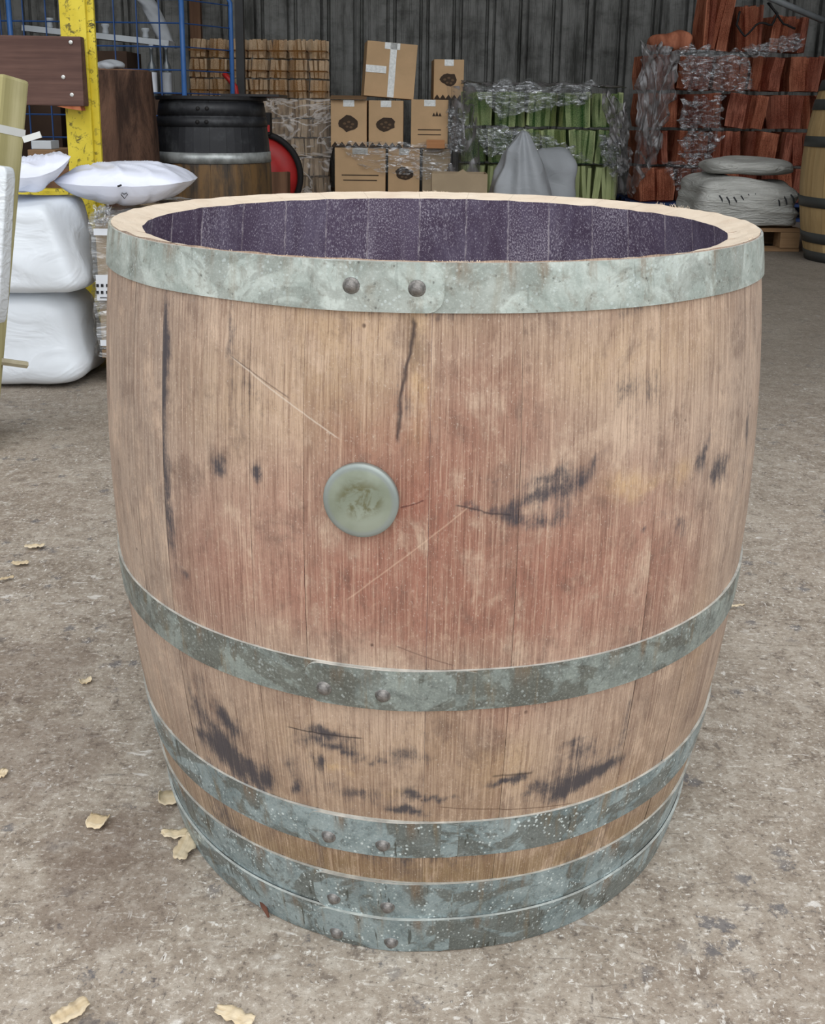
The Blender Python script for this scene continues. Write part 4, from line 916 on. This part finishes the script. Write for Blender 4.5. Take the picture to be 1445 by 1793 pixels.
carton(739, 260, 790, 330, GY, .34, 'carton under wrinkled film, lower row right', 'plain', zA, zB, mat=M_card2)
carton(579, 180, 643, 250, GY + .01, .32, 'open-flapped carton with a log print, upper row left', 'logs', zB + .002, zC)
carton(645, 180, 707, 250, GY - .01, .32, 'carton with a log print and shiny tape, upper row middle', 'logs', zB + .002, zC)
carton(719, 177, 786, 250, GY + .01, .34, 'carton printed with three peaks and two lines, upper row right', 'house', zB + .002, zC + .01)
t = carton(632, 76, 722, 172, GY + .06, .30, 'big plain tilted carton crossed with shiny tape on top of the pile', 'tall', zC + .012, None, (0, .07, .12)); t.location.z += .006
carton(757, 104, 812, 170, GY + .28, .30, 'small carton with a log print standing on the pile below the cladding', 'logs', zC + .012, None, (0, 0, .05))
for (cx0, cz, sgn) in ((579, zC, -1),):
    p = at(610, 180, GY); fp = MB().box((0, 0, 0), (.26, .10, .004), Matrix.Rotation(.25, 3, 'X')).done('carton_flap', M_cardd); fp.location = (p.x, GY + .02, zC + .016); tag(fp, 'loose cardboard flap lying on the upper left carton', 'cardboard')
o = MB().box((0, 0, 0), (.13, .05, .06)).done('wood_piece', woodmat('orange_wood', srgb(190, 130, 86), srgb(214, 156, 108), 'X')); o.location = (X(763, GY - .04, 243), GY - .05, zB + .034); tag(o, 'short orange wood offcut in front of the peak-printed carton', 'wood'); 
pf = GY - .03
o = sheet('stretch_film', M_film, [at(583, 247, pf), at(790, 252, pf), at(786, 318, pf), at(640, 296, pf)], 50, 24, rumple(.03, 8, 8)); tag(o, 'shiny wrinkled film sagging across the lower row of cartons', 'film')
o = sheet('stretch_film', M_film_dull, [at(782, 150, GY - .02), at(826, 152, GY - .05), at(852, 330, GY - .1), at(786, 332, GY - .05)], 26, 50, lambda u, v: Vector((.02 * sin(u * 14 + v * 4), .05 * sin(u * 11) + .02 * noise.noise(Vector((u * 7, v * 7, 4))), 0))); tag(o, 'dull grey film curtain hanging between the cartons and the green bags', 'film')
o = sheet('stretch_film', M_film, [at(785, 190, GY - .06), at(814, 195, GY - .09), at(812, 270, GY - .1), at(786, 262, GY - .08)], 20, 24, rumple(.04, 9, 18)); tag(o, 'small bright crumple of film on the grey film curtain', 'film')
# flat open carton in front
fc = thing('open_carton', 'low open brown carton in front of the film curtain, just above the barrel rim', 'carton', (X(804, 6.7, 320), 6.75, 0)); hz = Z(303, 6.7, 800); wz = X(850, 6.7, 320) - X(755, 6.7, 320)
for (c_, d_) in (((0, -.12, hz / 2), (wz, .006, hz)), ((0, .12, hz / 2), (wz, .006, hz)), ((-wz / 2, 0, hz / 2), (.006, .24, hz)), ((wz / 2, 0, hz / 2), (.006, .24, hz)), ((0, 0, .004), (wz, .24, .006))): MB().box(c_, d_).done('panel', M_card2, fc)
MB().prism([(-.03, hz), (.02, hz + .03), (.06, hz)], -.123, -.117).done('torn_flap', M_card2, fc)

# ================================================================= GREEN BAGS
M_gw = woodmat('green_tinted_firewood', srgb(120, 134, 76), srgb(200, 202, 136), 'Z', .5)
M_gp = woodmat('pale_green_firewood', srgb(168, 182, 124), srgb(206, 214, 160), 'Z', .5)
M_netg = netmat('green_net', srgb(44, 100, 54), .3)
NY = 7.45; gx0, gx1 = X(806, NY, 250), X(1092, NY, 250)
pallet(((gx0 + gx1) / 2, NY + .45, 0), gx1 - gx0, .9, 'wooden pallet under the green netted bags')
gt = Z(158, NY, 950); rh = (gt - .13) / 3
for r in range(3):
    nb = (6, 6, 5)[r]; bw_ = (gx1 - gx0) / nb
    for b in range(nb):
        netbag((gx0 + bw_ * (b + .5), NY + .17 + random.uniform(-.015, .02), .13 + rh * r + .001), bw_ * .93, rh * .96, .32, 'g', M_gp if r == 0 else M_gw, M_netg if r else None,
               f'green netted bag of split firewood, {ordn[b]} from left in the {("bottom", "middle", "top")[r]} row', 'green firewood bags', 4, random.uniform(-.02, .02) if r else 0)
yf = NY - .05
gA = lambda u, v, dy=0: at(u, v, yf + dy)
for P, a, sd, nm_, mt in (
    ([gA(812, 146), gA(1045, 148), gA(1020, 180), gA(880, 205)], .05, 2, 'bright crumpled film sagging over the top row of green bags', M_film),
    ([gA(820, 216), gA(960, 236), gA(1032, 282), gA(850, 268)], .05, 6, 'shiny torn film across the middle row of green bags', M_film),
    ([gA(1055, 150), gA(1098, 190), gA(1108, 340), gA(1080, 340)], .04, 12, 'dusty film hanging down the right edge of the green bags', M_film_dull),
    ([gA(1050, 240), gA(1082, 250), gA(1088, 305), gA(1060, 290)], .05, 15, 'small shiny twist of film low on the right of the green bags', M_film)):
    o = sheet('stretch_film', mt, P, 44, 24, rumple(a, 9, sd)); tag(o, nm_, 'film')
o = sheet('stretch_film', M_film_dull, [Vector((gx0, NY, gt + .04)), Vector((gx1, NY, gt + .03)), Vector((gx1, NY + .5, gt + .05)), Vector((gx0, NY + .5, gt + .06))], 40, 20, lambda u, v: Vector((0, 0, .035 * noise.noise(Vector((u * 9, v * 5, 0)))))); tag(o, 'dull film lying over the top of the green bags', 'film')
# grey sheet sacks in front of the green bags
def peak(s, q):
    t = min(1, max(0, s.z / .62)); f = 1 - .80 * t ** 1.3; s.x = s.x * f + .045 * t; s.y *= 1 - .6 * t; return s
DY = 6.95; pz = Z(228, DY, 905); xa, xb = X(850, DY, 330), X(962, DY, 330)
def peak(s, q, H=pz):
    t = min(1, max(0, s.z / H)); f = 1 - .78 * t ** 1.5; a = math.atan2(s.y, s.x); s.x = s.x * f * (1 + .08 * sin(a * 7) * (1 - t * .5)); s.y = s.y * (1 - .6 * t) * (1 + .10 * sin(a * 7 + t * 3)); s.x += .01 * t; return s
o = lump('sheet_sack', M_sackgrey, (xb - xa + .06, .36, pz), None, ((xa + xb) / 2 + .01, DY - .06, 0), 3.2, 30, .02, 6, 5, peak, .006, (6, 6, 3)); tag(o, 'peaked grey-white sack slumped in front of the green bags', 'sack')
pz2 = Z(262, DY + .12, 975); xa, xb = X(915, DY + .1, 330), X(1012, DY + .1, 330)
def peak2(s, q):
    t = s.z / pz2; s.x = s.x * (1 - .12 * t ** 3); return s
o = lump('sheet_sack', M_sackgrey, (xb - xa, .22, pz2), None, ((xa + xb) / 2 + .02, DY + .24, 0), 3.4, 26, .04, 6, 8, peak2, .008, (4, 4, 5)); tag(o, 'rounder grey-white sack leaning right of the peaked sack', 'sack')

# ================================================================= RED / ORANGE BAGS
M_rw = woodmat('red_tinted_firewood', srgb(128, 72, 56), srgb(204, 132, 106), 'Z', .5)
M_rw2 = woodmat('orange_tinted_firewood', srgb(148, 84, 60), srgb(220, 144, 110), 'Z', .5)
M_netr = netmat('red_net', srgb(104, 40, 26), .28)
RY = 7.4; rx0, rx1 = X(1118, RY, 250), X(1500, RY, 250)
pallet(((rx0 + rx1) / 2, RY + .45, 0), rx1 - rx0, .9, 'pallet with blue blocks under the red netted bags', simple('blue_pallet_paint', srgb(40, 60, 104), .7))
rt_ = Z(92, RY, 1290); rh = (rt_ - .13) / 4
for r in range(4):
    nb = 6 if r % 2 else 5; bw_ = (rx1 - rx0) / nb
    for b in range(nb):
        netbag((rx0 + bw_ * (b + .5), RY + .19 + random.uniform(-.03, .03), .13 + rh * r + .001), bw_ * .90, rh * .94, .34, 'r', M_rw if (b + r) % 2 else M_rw2, M_netr,
               f'red netted bag of split firewood, {ordn[b]} from left in the {("bottom", "second", "third", "top")[r]} row', 'red firewood bags', 2 + (b + r) % 2, random.uniform(-.035, .035))
# loose bags on top
def topbag(u0, v0, u1, v1, Y, tilt, label, ns=4):
    p0, p1 = at(u0, v1, Y), at(u1, v0, Y); return netbag(((p0.x + p1.x) / 2, Y + .15, rt_ + .012), p1.x - p0.x, p1.z - rt_, .28, 'r', M_rw2, M_netr, label, 'red firewood bags', ns, tilt)
topbag(1228, -30, 1290, 88, RY, .06, 'upright orange netted bag standing on top of the red stack, left')
topbag(1292, 10, 1345, 88, RY + .04, -.05, 'orange netted bag with bare split logs showing, on top of the red stack')
topbag(1350, 30, 1420, 88, RY + .06, .04, 'dark red bag at the right on top of the red stack')
o = lump('firewood_bag', M_rw2, (.34, .26, .15), None, (X(1186, RY, 60), RY + .18, rt_ + .0), 2.6, 16, .03, 9, 3, None, .01, (8, 8, 3)); tag(o, 'knotted orange net bag lying flat at the left on top of the red stack', 'firewood', 'red firewood bags')
yf = RY - .03; rA = lambda u, v, dy=0: at(u, v, yf + dy)
for P, a, sd, nm_, mt in (
    ([rA(1190, 84), rA(1310, 92), rA(1320, 160), rA(1196, 155)], .05, 21, 'wrinkled clear film across the top row of red bags', M_film),
    ([rA(1200, 175), rA(1262, 172), rA(1262, 225), rA(1190, 222)], .05, 23, 'bright glinting film on the third row of red bags', M_film),
    ([rA(1205, 228), rA(1265, 235), rA(1240, 280), rA(1190, 275)], .05, 25, 'bright film fold on the second row of red bags', M_film),
    ([rA(1158, 282), rA(1255, 284), rA(1230, 318), rA(1190, 336)], .04, 27, 'pale film flap over the bottom row of red bags', M_film),
    ([rA(1300, 85), rA(1400, 60), rA(1405, 84), rA(1320, 100)], .04, 29, 'twisted film strip on top of the red bags', M_film),
    ([rA(1122, 75), rA(1195, 88), rA(1150, 280), rA(1108, 330)], .05, 31, 'dusty brown film hanging down the left edge of the red bags', M_film_dull)):
    o = sheet('stretch_film', mt, P, 36, 30, rumple(a, 9, sd)); tag(o, nm_, 'film')

p = [at(1296, 20, RY - .06), at(1290, 45, RY - .08), at(1305, 62, RY - .09), at(1330, 40, RY - .1), at(1352, 46, RY - .1), at(1362, 22, RY - .08), at(1345, 4, RY - .06), at(1372, 44, RY - .05), at(1400, 50, RY - .04)]
q_ = []
for i in range(len(p) - 1):
    for j in range(4): q_.append(p[i].lerp(p[i + 1], j / 4) + Vector((0, 0, .008 * sin(i * 2 + j))))
o = MB().tube([v_ - p[0] for v_ in q_], .008, 6).done('cord', M_rub, None, True); o.location = p[0]; tag(o, 'black cord looped over the bags on top of the red stack', 'cord')
p0, p1 = at(1325, -14, RY - .1), at(1442, 36, RY - .05); o = MB().tube([(0, 0, 0), tuple(p1 - p0)], .022, 10).done('tube', simple('grey_plastic_tube', srgb(120, 124, 126), .5), None, True); o.location = p0; tag(o, 'grey tube sloping down across the top right corner', 'tube')
o = MB().box((0, 0, 0), (.09, .07, 2.4)).done('timber', M_stump2); o.location = (X(343, 8.75, 30), 8.75, 1.2); tag(o, 'brown timber standing against the wall behind the kindling', 'timber')

# ================================================================= TARPS ON A PALLET, RIGHT
TPY = 5.72; tx0 = X(1222, TPY, 380); tx1 = X(1407, 5.42, 330) + .12
pallet(((tx0 + tx1) / 2, TPY + .4, 0), tx1 - tx0 + .02, .8, 'wooden pallet carrying the folded grey tarpaulins', None, .135)
M_tarp = (lambda k: (k.bump(k.noise(k.map(k.coord(), (1, 1, 5)), 7, 4, .55, 2.2), .7, .03), k.base(k.mix(k.noise(k.coord(), 6, 3), srgb(168, 168, 162), srgb(196, 196, 190)), .6, 0, .35))[1])(NT('folded_grey_tarpaulin'))
z1_ = Z(318, TPY, 1350)
def tw(s, q): s.z *= 1 - .12 * (q.x > .0) * q.x; return s
tp_ = thing('folded_tarpaulin', 'thick folded grey tarpaulin with a laced edge on the right-hand pallet', 'tarpaulin', ((tx0 + tx1) / 2, TPY + .3, .137))
lump('fabric', M_tarp, (tx1 - tx0, .62, z1_ - .137), tp_, (0, 0, 0), 6, 34, .035, 5, 2, tw, .013, (1.2, 2, 13))
M_lace = simple('dark_lacing', srgb(50, 52, 54), .7, 0, .1, 5, 0)
for i in range(12):
    u = 1262 + i * 12.5; v = 349 + 3 * sin(i); p = at(u, v, TPY - .02) - tp_.location
    MB().tube([p + Vector((-.008, 0, .022)), p + Vector((.006, -.006, 0)), p + Vector((.014, 0, -.026))], .0045, 5).done('lace', M_lace, tp_)
z2_ = Z(291, TPY, 1330)
o = lump('folded_tarpaulin', M_tarp, (tx1 - X(1240, TPY), .5, z2_ - z1_ + .005), None, ((tx1 + X(1245, TPY)) / 2, TPY + .33, z1_ + .022), 3.2, 26, .025, 5, 12, None, .009, (1.2, 2, 14)); tag(o, 'thin folded pale tarpaulin on top of the laced tarpaulin', 'tarpaulin')

# ================================================================= BARREL AT THE RIGHT EDGE
M_tan = woodmat('tan_oak_stave', srgb(170, 142, 98), srgb(200, 172, 124), 'Z', .6)
M_dkh = simple('dark_grey_hoop', srgb(76, 78, 76), .5, .4, .15, 10)
rb = thing('wine_barrel', 'clean tan oak barrel with dark grey hoops at the right edge beside the tarpaulins', 'barrel', (X(1407, 5.42, 330) + .345, 5.42, 0))
def rprof(z): return .345 - .065 * ((z - .475) / .475) ** 2
nst = 26
for i in range(nst):
    a0, a1 = 2 * pi * i / nst, 2 * pi * (i + 1) / nst - .007; V = []; F = []
    for j in range(13):
        z = .95 * j / 12; r = rprof(z)
        for a in (a0, (a0 + a1) / 2, a1): V.append((r * cos(a), r * sin(a), z))
        for a in (a1, a0): V.append(((r - .027) * cos(a), (r - .027) * sin(a), z))
    for j in range(12):
        for q in range(5): F.append([j * 5 + q, j * 5 + (q + 1) % 5, j * 5 + 5 + (q + 1) % 5, j * 5 + 5 + q])
    F.append([4, 3, 2, 1, 0]); F.append([60, 61, 62, 63, 64])
    link('stave', mesh('stave', V, F), M_tan, rb)
MB().lathe([(.26, .90), (.26, .92)], 40).done('head', M_tan, rb)
for (z0, z1) in ((.0, .055), (.10, .155), (.29, .345), (.605, .66), (.795, .85), (.895, .95)):
    band(rb, 0, z0, z1, rprof(z0), rprof(z1), M_dkh)

# ================================================================= WOOD SHAVINGS ON THE FLOOR
M_shav = woodmat('fresh_wood_shaving', srgb(222, 198, 158), srgb(244, 228, 198), 'X', 3)
def shaving(u, v, L, w, rz, label, kind=0, seed=0):
    p = on_floor(u, v); rnd = random.Random(seed); V = []; F = []; n, mw = 16, 5
    for i in range(n + 1):
        t = i / n
        for j in range(mw + 1):
            s = j / mw - .5; ww = w * (1 - .5 * abs(2 * t - 1) ** 2) * (1 + .35 * noise.noise(Vector((t * 7, s * 3, seed))))
            curl = 3.4 * (t - .5) if kind == 0 else .8 * (t - .5)
            R = L / 3.2 if kind == 0 else L
            x = R * sin(curl) if kind == 0 else (t - .5) * L; z = R * (1 - cos(curl)) * .45 if kind == 0 else .12 * L * (t - .5) ** 2 + .002 * (1 + noise.noise(Vector((t * 5, s * 4, seed))))
            jag = .12 * L * noise.noise(Vector((s * 30, seed, i // (n - 1)))) if i in (0, n) else 0
            V.append(Vector((x + jag, s * ww + .10 * L * noise.noise(Vector((t * 2, 0, seed))), z + .0015 + .0022 * (1 + noise.noise(Vector((t * 9, s * 8, seed)))))))
    for i in range(n):
        for j in range(mw): a = i * (mw + 1) + j; F.append([a, a + 1, a + mw + 2, a + mw + 1])
    o = link('wood_shaving', mesh('wood_shaving', V, F, True), M_shav); o.location = p; o.rotation_euler = (0, 0, rz)
    sm_ = o.modifiers.new('thickness', 'SOLIDIFY'); sm_.thickness = .0007
    tag(o, label, 'wood shaving', 'wood shavings on the floor'); return o
shaving(298, 1402, .040, .022, .2, 'curled wood shaving touching the left side of the barrel foot, upper one', 0, 1)
shaving(172, 1444, .034, .022, -.2, 'curled wood shaving alone on the floor left of the barrel foot', 0, 2)
s1_ = shaving(325, 1490, .040, .020, 1.45, 'long bent wood shaving with a side arm beside the barrel foot', 1, 3)
arm = shaving(310, 1468, .034, .013, -.1, 'x', 1, 4); del arm['label'], arm['category'], arm['group']; arm.name = 'side_arm'; arm.parent = s1_; arm.matrix_local = s1_.matrix_basis.inverted() @ arm.matrix_basis
shaving(124, 1782, .032, .017, .7, 'pale wood shaving near the lower left edge of the photo', 1, 5)
shaving(412, 1787, .036, .014, -.3, 'pale wood shaving cut by the bottom edge of the photo', 1, 6)
shaving(150, 1197, .026, .012, .5, 'small torn wood shaving level with the second hoop', 0, 7)
shaving(61, 961, .034, .014, .1, 'small wood shaving furthest back on the left floor', 1, 8)
shaving(36, 991, .030, .014, -.1, 'small wood shaving just left of the furthest back one', 1, 9)
shaving(3, 1361, .014, .016, .1, 'wood shaving half cut off at the left edge of the photo', 1, 10)
shaving(1288, 1066, .030, .004, .1, 'thin straw-like shaving right of the barrel', 1, 11)
shaving(10, 1018, .026, .008, .5, 'thin wood sliver near the left edge, before the small shavings', 1, 12)
